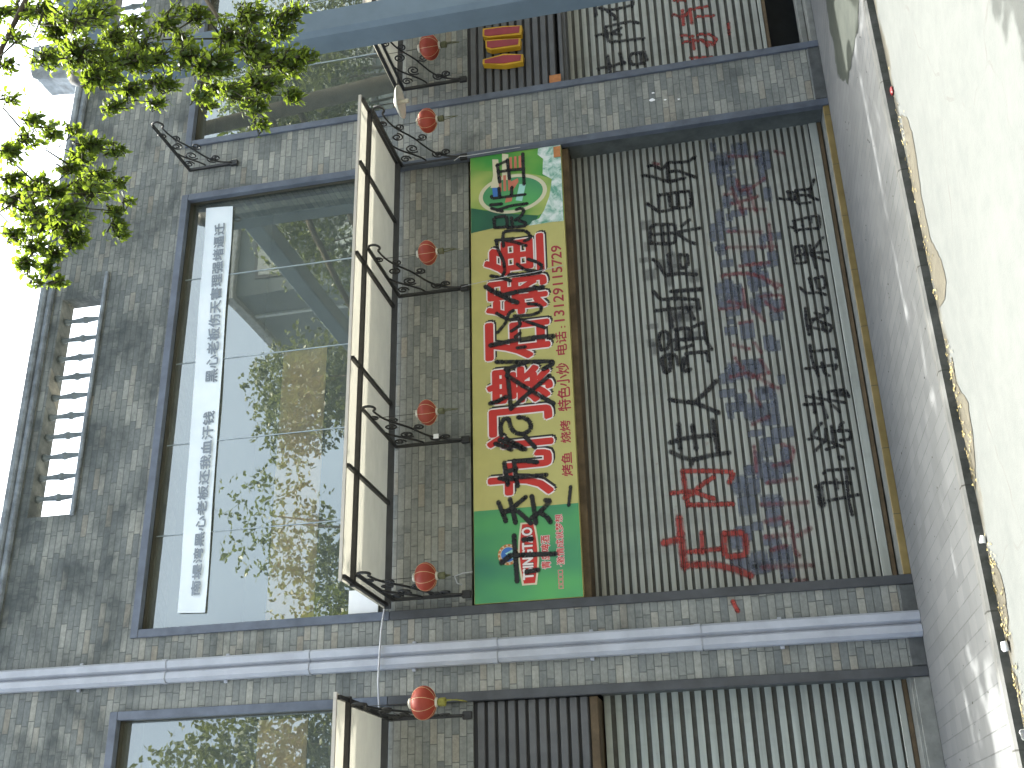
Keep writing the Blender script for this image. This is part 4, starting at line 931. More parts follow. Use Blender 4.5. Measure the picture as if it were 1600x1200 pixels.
# ================================================================== THE PRINTED SIGN BOARD
def flat(name, col, rough=.38, var=.06, scale=4):
    return paint(name, col, rough, var, scale, 0, .45)
def print_gradient(name, c1, c2, scale=1.0):
    t = NT(name)
    c = t.ramp(t.noise(scale, 2, .4, t.scaled(1, 1, .7)), [(.35, c1), (.65, c2)])
    return t.done(t.principled(c, .38, 0, None, .45))
P_YEL = flat('sign_yellow_print', (.46, .42, .15))
P_RED = flat('sign_red_print', (.50, .032, .026))
P_PINK = flat('sign_white_print', (.74, .66, .64))
P_BLACK = flat('sign_black_print', (.025, .022, .02))
P_GREEN = print_gradient('sign_green_print', (.045, .20, .12), (.10, .37, .11), 1.6)
P_GREEN2 = print_gradient('sign_bright_green_print', (.05, .27, .05), (.16, .34, .06), 4.0)
P_DKGREEN = print_gradient('sign_dark_green_print', (.022, .10, .062), (.03, .135, .075), 3)
P_LIME = print_gradient('sign_lime_print', (.075, .25, .045), (.40, .46, .13), 2.6)
P_CREAM = flat('sign_cream_print', (.60, .56, .40))
P_ORANGE = flat('sign_orange_print', (.46, .17, .05))
P_BLUE = flat('sign_blue_print', (.05, .16, .46))
P_CYAN = flat('sign_pale_cyan_print', (.34, .62, .56))
P_ROSE = flat('sign_rose_print', (.50, .16, .10))
P_DKRED = flat('sign_dark_red_print', (.33, .03, .05))
def foam_print():
    t = NT('sign_foam_print')
    c = t.ramp(t.noise(9, 5, .65, None, .6), [(.38, (.13, .33, .24)), (.5, (.42, .56, .50)), (.62, (.66, .71, .68))])
    return t.done(t.principled(c, .38, 0, None, .45))
P_FOAM = foam_print()
SY = -.012                                          # face of the board
sign = empty('shop_sign', (2.5, SY, 2.77), 'long yellow and green printed signboard with red lettering, scrawled over in black spray', 'sign')
m = MB(); m.box(.082, 4.962, SY, .055, 2.768, 3.762, 0, .004); m.build('board', P_YEL, sign)
def poly_on(name, pts, mat, layer, parent=None, rag=0.0):
    mb = MB()
    y = SY-.0008*layer
    ar = sum(pts[i][0]*pts[(i+1) % len(pts)][1]-pts[(i+1) % len(pts)][0]*pts[i][1] for i in range(len(pts)))
    if ar < 0: pts = list(reversed(pts))
    mb.add([(x, y, z) for x, z in pts], [tuple(range(len(pts)))])
    return mb.build(name, mat, parent or sign)
def ellipse(cx, cz, rx, rz, n=40): return [(cx+rx*math.cos(2*PI*i/n), cz+rz*math.sin(2*PI*i/n)) for i in range(n)]
def clampx(pts): return [(min(max(x, .086), 4.958), min(max(z, 2.772), 3.758)) for x, z in pts]
left_panel = poly_on('left_picture', [(.086, 2.772), (.948, 2.772), (.955, 3.758), (.086, 3.758)], P_GREEN, 1)
right_panel = poly_on('right_picture', [(3.985, 2.772), (4.958, 2.772), (4.958, 3.758), (4.025, 3.758)], P_GREEN2, 1)
poly_on('dark_side', clampx(DARK_SIDE), P_DKGREEN, 2, right_panel)
poly_on('bright_side', clampx(GREEN_TOP), P_GREEN2, 2, right_panel)
poly_on('bottle_print', clampx(BOTTLE), P_LIME, 3, right_panel)
poly_on('foam_print', clampx(FOAM), P_FOAM, 4, right_panel)
ox, oz = (OVAL[0]+OVAL[1])/2, (OVAL[2]+OVAL[3])/2
orx, orz = (OVAL[1]-OVAL[0])/2, (OVAL[3]-OVAL[2])/2
poly_on('oval_ring', ellipse(ox, oz, orx, orz), P_CREAM, 5, right_panel)
poly_on('oval_field', ellipse(ox, oz, orx*.84, orz*.88), P_GREEN, 6, right_panel)
for i, q in enumerate(CREAM_BITS): poly_on('cream_print', clampx(q), P_CREAM, 7, right_panel)
poly_on('rose_print', RED_BIT, P_ROSE, 7, right_panel)
poly_on('cyan_print', CYAN_BIT, P_CYAN, 8, right_panel)
poly_on('blue_print', BLUE_BIT, P_BLUE, 8, right_panel)
for q, (bx0, bz0, bw_, bh_, nn) in enumerate(((4.44, 3.42, .20, .030, 3), (4.70, 3.30, .16, .028, 3))):
    mb = MB()
    for k in range(nn): mb.add([(bx0, SY-.0065, bz0-k*.05), (bx0+bw_, SY-.0065, bz0-k*.05), (bx0+bw_, SY-.0065, bz0+bh_-k*.05), (bx0, SY-.0065, bz0+bh_-k*.05)], [(0, 1, 2, 3)])
    mb.build('print_bars', P_ROSE, right_panel)
mb = MB(); a = LABELS[0]; mb.box(a[0], min(a[1], 4.958), SY-.0105, SY-.0085, a[2], a[3]); mb.build('paper_label', M['sticker'], sign)
# big red characters: black shadow, pale outline, red face
for k, (nm, mat, wt, dx, dz, lay) in enumerate((('character_shadow', P_BLACK, .052, .018, -.016, 1), ('character_outline', P_PINK, .050, 0, 0, 2.2), ('character', P_RED, .026, 0, 0, 3.4))):
    for ch, (x0, x1, z0, z1) in BIG_CHARS:
        mb = MB()
        ix = (x1-x0)*.055; iz = (z1-z0)*.045
        fit_text(mb, ch, x0+ix, x1-ix, z0+iz, z1-iz, SY-.0008*lay, wt, 0, 0, dx, dz)
        mb.build(nm, mat, sign)
for tx, (x0, x1, z0, z1) in SMALL_CHARS:
    mb = MB(); fit_text(mb, tx, x0, x1, z0, z1, SY-.0012, .022)
    mb.build('small_lettering', P_DKRED, sign)
# left picture: round badge, red plaque, brand lettering
bx, bz = BADGE
poly_on('badge_ring', ellipse(bx, bz, .098, .098), P_ORANGE, 2, left_panel)
poly_on('badge_rim', ellipse(bx, bz, .074, .074), P_CREAM, 3, left_panel)
bdg = poly_on('badge_field', ellipse(bx, bz, .068, .068), P_BLUE, 4, left_panel)
poly_on('badge_mark', [(bx-.045, bz-.05), (bx+.05, bz-.045), (bx+.03, bz-.01), (bx+.012, bz+.03), (bx-.006, bz+.005), (bx-.03, bz-.015)], P_CYAN, 5, left_panel)
mb = MB()
for i in range(14):
    a = 2*PI*i/14
    mb.add([(bx+.079*math.cos(a), SY-.0026, bz+.079*math.sin(a)), (bx+.094*math.cos(a+.06), SY-.0026, bz+.094*math.sin(a+.06)), (bx+.094*math.cos(a+.2), SY-.0026, bz+.094*math.sin(a+.2)), (bx+.079*math.cos(a+.2), SY-.0026, bz+.079*math.sin(a+.2))], [(0, 1, 2, 3)])
mb.build('badge_tick', P_CREAM, left_panel)
px0, px1, pz0, pz1 = PLAQUE
def barrel(g):
    top = [(px0-g+(px1-px0+2*g)*i/14, pz1+g-.022+.03*math.sin(PI*i/14)) for i in range(15)]
    bot = [(px1+g-(px1-px0+2*g)*i/14, pz0-g+.022-.03*math.sin(PI*i/14)) for i in range(15)]
    return top+bot
poly_on('plaque_rim', barrel(.016), P_CREAM, 6, left_panel)
poly_on('plaque', barrel(0), P_RED, 7, left_panel)
mb = MB(); x0, x1, z0, z1 = BRAND_TEXT
fit_text(mb, 'TSINGTAO', x0+.006, x1+.006, z0-.004, z1-.004, SY-.0008*8, .045); mb.build('brand_shadow', P_BLACK, left_panel)
mb = MB(); fit_text(mb, 'TSINGTAO', x0, x1, z0, z1, SY-.0008*9, .045); mb.build('brand_lettering', P_PINK, left_panel)
for nm, mat, wt, lay in (('beer_outline', P_PINK, .07, 2), ('beer_lettering', P_RED, .02, 3)):
    mb = MB()
    x0, x1, z0, z1 = BEER_TEXT; fit_text(mb, '青岛啤酒', x0, x1, z0, z1, SY-.0008*lay, wt)
    x0, x1, z0, z1 = SLOGAN_A; fit_text(mb, '□□□□', x0, x1, z0+.004, z1, SY-.0008*lay, wt*.7)
    x0, x1, z0, z1 = SLOGAN_B; fit_text(mb, '·激情成就梦想', x0-.05, x1, z0, z1, SY-.0008*lay, wt*.9)
    mb.build(nm, mat, left_panel)
s = Spray(SY-.0075)
for w, pts in SIGN_SPRAY: s.stroke(pts, w*1.5, rnd)
s.build('black_graffiti', spray_material('dense_black_spray_paint', (.012, .012, .013), 1.0, .6), sign)

# ================================================================== BANNER ON THE WINDOW
mb = MB()
n = 24
def bl(u, v):                                       # u along, v up
    a = Vector(BANNER[1]).lerp(Vector(BANNER[2]), u); b = Vector(BANNER[0]).lerp(Vector(BANNER[3]), u)
    p = a.lerp(b, v)
    sag = -.012*math.sin(PI*u*5)*.3
    return (p.x, .086+.004*math.sin(u*23)+.003*math.sin(v*5+u*9), p.y+sag)
vs = []; fs = []
for i in range(n+1):
    for j in range(4): vs.append(bl(i/n, j/3))
for i in range(n):
    for j in range(3): fs.append((i*4+j, (i+1)*4+j, (i+1)*4+j+1, i*4+j+1))
mb.add(vs, fs, 0, True)
def banner_cloth():
    t = NT('white_banner_cloth')
    c = t.ramp(t.noise(2.2, 4, .6), [(.3, (.70, .76, .80)), (.7, (.80, .85, .87))])
    return t.done(t.principled(c, .75, 0, t.bump(t.noise(6, 3), .12, .01), .2))
ban = mb.build('banner', banner_cloth())
tag(ban, 'white cloth banner with grey Chinese lettering hung across the big upstairs window', 'banner')
WL[ban.name] = Vector((0, 0, 0))
def banner_text(body, quad):
    """quad: bottom/top at the start, top/bottom at the end"""
    (xa, zt), (xb, zb), (xc, zt2), (xd, zb2) = quad
    v, f = glyph_mesh(body, 0.0)
    ax_ = min(p[0] for p in v); bx_ = max(p[0] for p in v); ay_ = min(p[1] for p in v); by_ = max(p[1] for p in v)
    x0 = min(xa, xb)-.06
    x1 = max(xc, xd)
    out = []
    for p in v:
        u = (p[0]-ax_)/(bx_-ax_); w = (p[1]-ay_)/(by_-ay_)
        X = x0+(x1-x0)*u
        lo = zb+(zb2-zb)*u; hi = zt+(zt2-zt)*u
        out.append((X, .0745, lo+(hi-lo)*w))
    mb = MB()
    for k, (ox_, oz_) in enumerate(((0, 0), (.004, 0), (-.004, 0), (0, .004), (0, -.004))):
        mb.add([(p[0]+ox_, p[1]-.00004*k, p[2]+oz_) for p in out], f)
    o = mb.build('lettering', M['banner_print']); o.parent = ban
M['banner_print'] = flat('banner_grey_print', (.20, .23, .26))
banner_text('南堤湾黑心老板还我血汗钱', BANNER_A)
banner_text('黑心老板伤天害理强堵逼迁', BANNER_B)

# ================================================================== IRON BRACKETS, AWNINGS, LANTERNS
def spiral(cy, cz, r0, turns, start, sgn, x, n=22):
    return [(x, cy+(r0*(1-.8*i/n))*math.cos(start+sgn*turns*2*PI*i/n), cz+(r0*(1-.8*i/n))*math.sin(start+sgn*turns*2*PI*i/n)) for i in range(n+1)]
def bez(p0, p1, p2, p3, x, n=14):
    out = []
    for i in range(n+1):
        t = i/n; u = 1-t
        out.append((x, u**3*p0[0]+3*u*u*t*p1[0]+3*u*t*t*p2[0]+t**3*p3[0], u**3*p0[1]+3*u*u*t*p1[1]+3*u*t*t*p2[1]+t**3*p3[1]))
    return out
def scroll_bracket(x, ztop, reach, drop, yw=.0):
    """wrought iron bracket in the plane X = x; wall at y = yw"""
    m = MB()
    z0 = ztop-drop
    m.box(x-.014, x+.014, yw-.034, yw-.004, z0, ztop)                       # bar on the wall
    m.box(x-.034, x+.034, yw-.046, yw-.003, z0-.01, z0+.075, 0, .006)       # foot
    m.box(x-.013, x+.013, yw-reach, yw-.036, ztop-.026, ztop)               # arm
    # turned-over tip of the arm
    m.tube([(x, yw-reach+.01, ztop-.012)]+[(x, yw-reach+.005-.055*math.sin(a), ztop-.07+.055*math.cos(a)) for a in [PI*k/10*1.35 for k in range(11)]], .012, 7)
    r = .0105
    yA, zA = yw-.05, z0+.06
    yB, zB = yw-reach*.93, ztop-.09
    # long S between foot and tip
    m.tube(bez((yA, zA), (yA-.02, zA+.32*drop), (yA-.18*reach, zA+.40*drop), (yA-.36*reach, zA+.50*drop), x), r, 6)
    m.tube(bez((yA-.36*reach, zA+.50*drop), (yA-.55*reach, zA+.60*drop), (yB+.30*reach, zB-.02), (yB, zB), x), r, 6)
    for cy, cz, r0, tn, st, sg in ((yA-.11, zA+.13, .055, 1.6, 0.2, 1), (yA-.09, zA+.31*drop, .062, 1.5, 2.6, -1), (yA-.25*reach, zA+.63*drop, .075, 1.7, -.6, 1),
                                   (yA-.42*reach, zA+.42*drop, .058, 1.5, 1.2, -1), (yA-.48*reach, zA+.76*drop, .065, 1.6, 3.4, 1), (yA-.64*reach, zA+.66*drop, .050, 1.5, .7, -1),
                                   (yA-.72*reach, zA+.86*drop, .045, 1.4, 2.2, 1), (yA-.09*reach, zA+.80*drop, .060, 1.5, -1.4, -1)):
        m.tube(spiral(cy, cz, r0, tn, st, sg, x), r*.85, 6)
    m.tube(bez((yA-.01, zA+.52*drop), (yA-.12*reach, zA+.56*drop), (yA-.22*reach, zA+.82*drop), (yA-.34*reach, ztop-.03), x), r, 6)
    return m

AW_Z = 4.60
def awning(x0, x1, rafters, brackets, label):
    root = empty('awning', ((x0+x1)/2, -.01, AW_Z), label, 'awning', 'pale sheet awnings over the shop fronts')
    m = MB(); m.add([(x0, -1.165, AW_Z), (x1, -1.165, AW_Z), (x1, -.004, AW_Z), (x0, -.004, AW_Z)], [(0, 3, 2, 1)]); m.build('sheet', M['sheet'], root)
    m = MB(); m.box(x0-.006, x1+.006, -1.185, -1.167, AW_Z-.012, AW_Z+.016); m.build('front_trim', paint('pale_aluminium_trim', (.50, .46, .40), .4, .1, 5, .3), root)
    m = MB()
    m.box(x0, x1, -.965, -.925, AW_Z-.043, AW_Z-.003)
    m.build('purlin', M['iron'], root)
    m = MB(); m.box(x0, x1, -.052, -.030, AW_Z-.06, AW_Z-.002, 0); m.build('wall_rail', M['dark_steel'], root)
    for x in rafters:
        m = MB(); m.box(x-.017, x+.017, -1.16, -.966, AW_Z-.034, AW_Z-.003); m.box(x-.017, x+.017, -.924, -.054, AW_Z-.034, AW_Z-.003)
        m.build('rafter', M['iron'], root)
    for x in brackets:
        scroll_bracket(x, AW_Z-.062, 1.0, .74).build('scroll_bracket', M['iron'], root)
    return root
awning(.095, 5.02, [.13, 1.10, 2.12, 3.21, 4.23, 4.99], [.18, 1.675, 3.335, 4.95], 'pale sheet awning above the yellow and green signboard')
awning(-5.5, -.80, [-5.47, -4.4, -3.3, -2.2, -1.9, -.83], [-5.42, -3.9, -2.4, -.875], 'pale sheet awning left of the downpipe, only its right end in view')
awning(5.93, 10.7, [5.96, 6.9, 7.9, 8.9, 9.8, 10.66], [6.0, 7.5, 9.1, 10.6], 'pale sheet awning behind the blue-grey post, beyond the brick pier')

def lantern_materials():
    t = NT('red_lantern_cloth')
    x, y, z, p = t.pos()
    c = t.ramp(t.noise(8, 4, .6), [(.3, (.27, .042, .024)), (.7, (.37, .065, .036))])
    b = t.principled(c, .5, 0, None, .4)
    tr = t.n('ShaderNodeBsdfTranslucent'); tr.inputs[0].default_value = (.5, .07, .03, 1)
    mx = t.n('ShaderNodeMixShader'); mx.inputs[0].default_value = .25
    t.t.links.new(b, mx.inputs[1]); t.t.links.new(tr.outputs[0], mx.inputs[2])
    M['lantern'] = t.done(mx.outputs[0])
    M['lantern_rib'] = paint('gilt_lantern_rib', (.62, .46, .24), .4, .1, 9, .2)
    M['lantern_cap'] = paint('pale_gilt_cap', (.58, .55, .46), .4, .15, 9, .3)
    M['tassel'] = paint('olive_yellow_tassel', (.20, .185, .035), .8, .3, 30)
    M['tassel_dark'] = paint('faded_olive_tassel', (.10, .10, .05), .8, .3, 30)
lantern_materials()
def lantern(loc, label, scale=1.0, tassel='tassel_dark', strand=.10, spin=0.0):
    x, y, z = loc
    root = empty('red_lantern', loc, label, 'lantern', 'red lanterns hung in a row under the awnings')
    rx, rz = .122*scale, .092*scale
    m = MB(); vs = []; fs = []
    NS, NR = 40, 14
    for j in range(NR+1):
        a = -PI*.42+PI*.84*j/NR
        for k in range(NS):
            t = 2*PI*k/NS
            lob = 1-.022*abs(math.sin(4*t))
            vs.append((x+rx*math.cos(a)*lob*math.cos(t+spin), y+rx*math.cos(a)*lob*math.sin(t+spin), z+rz*math.sin(a)))
    for j in range(NR):
        for k in range(NS):
            l = (k+1) % NS
            fs.append((j*NS+k, j*NS+l, (j+1)*NS+l, (j+1)*NS+k))
    m.add(vs, fs, 0, True); m.build('body', M['lantern'], root)
    m = MB()
    for k in range(8):
        t = 2*PI*k/8+spin
        m.tube([(x+rx*1.004*math.cos(a)*math.cos(t), y+rx*1.004*math.cos(a)*math.sin(t), z+rz*1.004*math.sin(a)) for a in [-PI*.42+PI*.84*j/12 for j in range(13)]], .0018, 5)
    m.build('rib', M['lantern_rib'], root)
    m = MB()
    m.lathe([(.030*scale, z+rz*.93), (.036*scale, z+rz*.95), (.036*scale, z+rz*1.16), (.028*scale, z+rz*1.2), (.004, z+rz*1.2)], x, y, 16)
    m.lathe([(.004, z-rz*1.14), (.026*scale, z-rz*1.14), (.034*scale, z-rz*1.1), (.034*scale, z-rz*.95), (.028*scale, z-rz*.92)], x, y, 16)
    m.build('cap', M['lantern_cap'], root)
    m = MB()
    m.lathe([(.022*scale, z-rz*1.15), (.030*scale, z-rz*1.3), (.032*scale, z-rz*1.75), (.020*scale, z-rz*1.8)], x, y, 12)
    rn = random.Random(int(x*100))
    for k in range(5):
        a = rn.uniform(0, 6.28); q = .016*scale
        m.tube([(x+q*math.cos(a), y+q*math.sin(a), z-rz*1.78), (x+q*.6*math.cos(a+.5)+.004, y+q*.6*math.sin(a), z-rz*1.8-strand*rn.uniform(.6, 1)*.6), (x+.008*rn.uniform(-1, 1), y, z-rz*1.8-strand*rn.uniform(.8, 1.1))], .003, 5)
    m.build('tassel', M[tassel], root)
    m = MB(); m.tube([(x, y, z+rz*1.19), (x, y, AW_Z-.085)], .003, 5); m.build('cord', M['iron'], root)
    return root
lantern((.19, -.71, 4.012), 'red lantern at the left end of the main awning, right of the downpipe', 1.03, 'tassel_dark', .05, .12)
lantern((1.68, -.76, 3.997), 'red lantern under the main awning, near a pale tag in the iron scrolls', .96, 'tassel_dark', .12, .3)
lantern((3.33, -.79, 3.998), 'red lantern under the main awning above the last big red character of the sign', .98, 'tassel_dark', .14, .2)
lantern((4.94, -.73, 4.030), 'red lantern hanging in front of the brick pier, next to the white enamel lamp', 1.05, 'tassel_dark', .14, .35)
lantern((6.0, -.62, 4.050), 'red lantern beyond the brick pier, close to the blue-grey post', 1.16, 'tassel_dark', .13, .05)
lantern((-.865, -.83, 3.985), 'largest red lantern, left of the downpipe, with a yellow tassel', 1.12, 'tassel', .16, .18)
# pale tag caught in the second bracket
m = MB(); m.box(1.655, 1.70, -.185, -.178, 4.055, 4.105)
tag(m.build('paper_tag', M['white_sheet']), 'small pale tag tied in the iron scrolls of an awning bracket', 'tag')

# white enamel lamp under the end of the awning
lx, ly, lz = 5.02, -.985, 4.25
lamp = empty('enamel_lamp', (lx, ly, lz), 'white enamel dish lamp with a bulb at the right end of the main awning', 'lamp')
M['enamel'] = paint('cream_enamel', (.56, .55, .47), .4, .12, 8)
m = MB(); m.lathe([(.02, lz+.055), (.045, lz+.05), (.06, lz+.038), (.14, lz+.012), (.168, lz-.008), (.170, lz-.016), (.150, lz-.012), (.06, lz+.018), (.035, lz+.022)], lx, ly, 28); m.build('shade', M['enamel'], lamp)
m = MB(); m.lathe([(.02, lz+.03), (.024, lz-.03), (.024, lz-.085), (.016, lz-.10)], lx, ly, 14); m.build('bulb', M['lantern_cap'], lamp)
m = MB(); m.tube([(lx, ly, lz+.05), (lx, ly, AW_Z-.07)], .006, 6); m.build('stem', M['iron'], lamp)

# sign bracket with nothing on it, high on the brick pier
br = scroll_bracket(5.345, 7.10, .86, .60).build('wall_bracket', M['iron'])
tag(br, 'bare wrought iron scroll bracket high on the brick pier between the two upstairs windows', 'bracket')

# cables
def cable(pts, r, mat, label, name='cable'):
    m = MB(); m.tube(pts, r, 6)
    return tag(m.build(name, mat), label, 'cable')
M['cable'] = paint('grey_white_cable', (.42, .43, .45), .5, .1, 8)
cable([(-.80, -.03, 4.63), (-.55, -.13, 4.612), (-.34, -.135, 4.605), (-.12, -.12, 4.60), (.095, -.03, 4.605)], .009, M['cable'], 'thin grey cable crossing the downpipe between the left and the main awning')
cable([(.26, -.06, 3.865), (.27, -.09, 3.90), (.34, -.07, 3.93), (.37, -.05, 3.86), (.38, -.03, 3.77)], .006, M['cable'], 'short white cable looping from the bracket foot to the left end of the signboard')
cable([(3.335, -.05, 3.86), (3.345, -.06, 3.75), (3.38, -.055, 3.45), (3.40, -.045, 3.1), (3.44, -.04, 2.80)], .0035, M['cable'], 'thin string hanging down over the signboard from the third bracket of the main awning')
cable([(4.90, -.05, 3.93), (4.93, -.07, 3.86), (4.93, -.06, 3.80), (4.94, -.05, 3.70), (4.95, -.045, 3.2)], .005, M['cable'], 'white cable hanging down the right edge of the signboard')

# ================================================================== BLUE-GREY GANTRY POST
gx, gy = 5.77, -1.34
M['gantry'] = paint('blue_grey_satin_paint', (.115, .155, .19), .6, .12, 2.0, 0, .3)
gan = empty('street_gantry', (gx, gy, 0), 'tall blue-grey square post with an arm over the street, in front of the right-hand awning', 'gantry')
def post(cx, cy, zt):
    m = MB(); h = .168; c = .045
    m.prism_z([(cx-h, cy-h+c), (cx-h+c, cy-h), (cx+h-c, cy-h), (cx+h, cy-h+c), (cx+h, cy+h-c), (cx+h-c, cy+h), (cx-h+c, cy+h), (cx-h, cy+h-c)], 0.0, zt)
    m.build('post', M['gantry'], gan)
    m = MB(); m.lathe([(.19, zt), (.19, zt+.04), (.13, zt+.10), (.13, zt+.30), (.09, zt+.40), (.01, zt+.43)], cx, cy, 20); m.build('finial', M['iron'], gan)
    m = MB(); m.box(cx-.24, cx+.24, cy-.24, cy+.24, .002, .03); m.build('base_plate', M['gantry'], gan)
post(gx, gy, 7.42); post(gx, -12.6, 7.42)
m = MB(); m.box(gx-.13, gx+.13, -12.43, gy-.17, 7.0, 7.26, 0, .02); m.build('arm', M['gantry'], gan)

# ================================================================== TREES
def leaf_material(name, dark, light, trans, tfac=.45):
    t = NT(name)
    n1 = t.noise(3.2, 3, .6); n2 = t.noise(23, 2, .5)
    c = t.ramp(t.math('ADD', t.math('MULTIPLY', n1, .5), t.math('MULTIPLY', n2, .5)), [(.35, dark), (.65, light)])
    b = t.principled(c, .42, 0, None, .4)
    tr = t.n('ShaderNodeBsdfTranslucent')
    tc = t.ramp(n2, [(.3, tuple(v*.75 for v in trans)), (.7, trans)])
    t.t.links.new(tc, tr.inputs[0])
    mx = t.n('ShaderNodeMixShader'); mx.inputs[0].default_value = tfac
    t.t.links.new(b, mx.inputs[1]); t.t.links.new(tr.outputs[0], mx.inputs[2])
    return t.done(mx.outputs[0])
M['leaf'] = leaf_material('glossy_street_tree_leaf', (.020, .042, .014), (.045, .085, .022), (.31, .42, .035), .40)
M['leaf_far'] = leaf_material('far_tree_leaf', (.026, .048, .018), (.070, .098, .034), (.16, .20, .03), .3)
M['leaf_far2'] = leaf_material('far_grey_green_leaf', (.045, .065, .032), (.10, .125, .055), (.16, .19, .05), .3)
M['bark'] = paint('grey_brown_bark', (.085, .072, .055), .9, .35, 9, 0, .2, .5)
M['twig'] = paint('dark_green_brown_twig', (.045, .045, .022), .8, .3, 20)

def add_leaf(mb, base, d, nrm, L, W, fold):
    """pointed oval leaf with a folded midrib: 8 small faces"""
    d = d.normalized(); s = d.cross(nrm).normalized(); n = s.cross(d)
    mid = [base, base+d*L*.33+n*L*.02, base+d*L*.70, base+d*L-n*L*.08]
    lw = [0, .5, .40, 0]
    i0 = len(mb.v)
    vs = [mid[0], mid[1], mid[2], mid[3]]
    for q in (1, -1):
        vs.append(mid[1]+s*W*lw[1]*q+n*fold*W); vs.append(mid[2]+s*W*lw[2]*q+n*fold*W*.8)
    mb.add(vs, [(0, 4, 1), (1, 4, 5, 2), (2, 5, 3), (0, 1, 6), (1, 2, 7, 6), (2, 3, 7)], 0, False)

def rosette(mb, tw, tip, out, rnd, L, count):
    for k in range(count):
        a = 2*PI*k/count + rnd.uniform(-.4, .4)
        side = out.cross(Vector((0, 0, 1)))
        if side.length < .05: side = Vector((1, 0, 0))
        side.normalize(); up = side.cross(out).normalized()
        d = (out*rnd.uniform(.2, 1.0)+side*math.cos(a)+up*math.sin(a)*.8+Vector((0, 0, rnd.uniform(-.4, .2)))).normalized()
        nr = Vector((rnd.gauss(0, .5), rnd.gauss(0, .5), 1)).normalized()
        l = L*rnd.uniform(.65, 1.12)
        add_leaf(mb, tip+d*L*.12-out*rnd.uniform(0, .07), d, nr, l, l*rnd.uniform(.46, .56), rnd.uniform(.05, .25))

rnd = random.Random(11)
tree = empty('street_tree', (8.35, -2.25, 0), 'leafy street tree beside the kerb whose yellow-green branches hang in front of the parapet', 'tree')
leaves = MB(); wood = MB(); twig = MB()
trunk = [(8.35, -2.25, 0), (8.32, -2.22, 1.6), (8.42, -2.2, 3.4), (8.30, -2.24, 5.2), (8.25, -2.3, 6.6), (8.0, -2.2, 8.0), (7.7, -2.0, 9.6), (7.5, -1.9, 11.2), (7.5, -1.9, 12.6)]
wood.tube(trunk, [.21, .17, .155, .145, .13, .11, .085, .05, .02], 12)
# a cluster: centre, radii, number of twig ends


CLUSTERS = [
 # hanging clusters in front of the parapet and the right-hand upstairs window (x, y, z), (rx, ry, rz), twig ends
 *LEAF_CLUSTERS,
]
def cluster(c, r, n, L):
    c = Vector(c)
    for k in range(n):
        u = Vector((rnd.gauss(0, 1), rnd.gauss(0, 1), rnd.gauss(0, 1))).normalized()*rnd.random()**.45
        tip = c+Vector((u.x*r[0], u.y*r[1], u.z*r[2]))
        out = Vector((u.x, u.y, u.z*.6-.35))
        if out.length < .1: out = Vector((0, 0, -1))
        out.normalize()
        st = c.lerp(tip, .25)+Vector((0, 0, .05))
        md = st.lerp(tip, .55)+Vector((rnd.uniform(-.04, .04), rnd.uniform(-.04, .04), .03))
        twig.tube([st, md, tip], [.006, .0045, .0025], 4)
        rosette(leaves, twig, tip, out, rnd, L, rnd.choice((4, 5, 6)))
        if rnd.random() < .6: rosette(leaves, twig, md, out, rnd, L*.9, 3)
LIMBS = {}
def limb(a, b, ra, rb, bow=.25):
    a = Vector(a); b = Vector(b)
    m1 = a.lerp(b, .35)+Vector((0, 0, bow)); m2 = a.lerp(b, .7)+Vector((rnd.uniform(-.1, .1), rnd.uniform(-.1, .1), bow*.8))
    wood.tube([a, m1, m2, b], [ra, ra*.75+rb*.25, ra*.4+rb*.6, rb], 8)
H5 = (4.85, -.6, 9.95); H6 = (3.0, -.6, 10.05)
limb((7.75, -2.05, 9.3), H5, .06, .035, .4); limb(H5, H6, .035, .015, .12)  # limbs carrying the added shade clusters
limb((8.1, -2.22, 7.4), HUBS[0], .06, .022, .2); limb(HUBS[0], HUBS[1], .02, .009, .03); limb((8.2, -2.3, 7.0), HUBS[2], .05, .016, .2); limb(HUBS[2], HUBS[3], .015, .007, .03); limb(HUBS[0], HUBS[4], .018, .009, .1)
hubs = [Vector(h) for h in HUBS]
for c, r, n, L in sorted(CLUSTERS, key=lambda q: min((Vector(q[0])-h).length for h in hubs)):
    cv = Vector(c)
    if n >= 5:
        hb = min(hubs, key=lambda h: (h-cv).length); hubs.append(cv)
        md = hb.lerp(cv, .55)+Vector((rnd.uniform(-.08, .08), rnd.uniform(-.08, .08), .09))
        twig.tube([hb, md, cv], [.007, .005, .003], 5)
    cluster(c, r, n, L)
# unseen leaf slab over the roof edge, added just to shade the outer pavement
for k in range(98):
    t = (k % 49)/48
    x = 1.12+4.75*t
    z = 9.85+rnd.uniform(0, .5)
    y = -(2.25-.145*z)+(-.20 if k < 49 else .19)+rnd.uniform(-.06, .06)
    c = (x+rnd.uniform(-.08, .08), y, z)
    cluster(c, (.26, .18, .15), 12, .13)
for k in range(12):  # more unseen clusters, added to cut down the sunlit pavement at the left
    cluster((.25+1.0*rnd.random(), rnd.uniform(-.45, .15), rnd.uniform(9.9, 10.4)), (.26, .2, .15), 11, .13)
for k in range(34):                                  # the rest of the crown, outside the picture
    a = rnd.uniform(0, 6.28); q = rnd.uniform(.3, 1.0)
    c = (8.6+1.9*q*math.cos(a), -2.6+1.3*q*math.sin(a), rnd.uniform(8.8, 12.6))
    cluster(c, (.5, .5, .4), 11, .13)
wood.build('trunk', M['bark'], tree)
twig.build('twigs', M['twig'], tree)
leaves.build('crown', M['leaf'], tree)

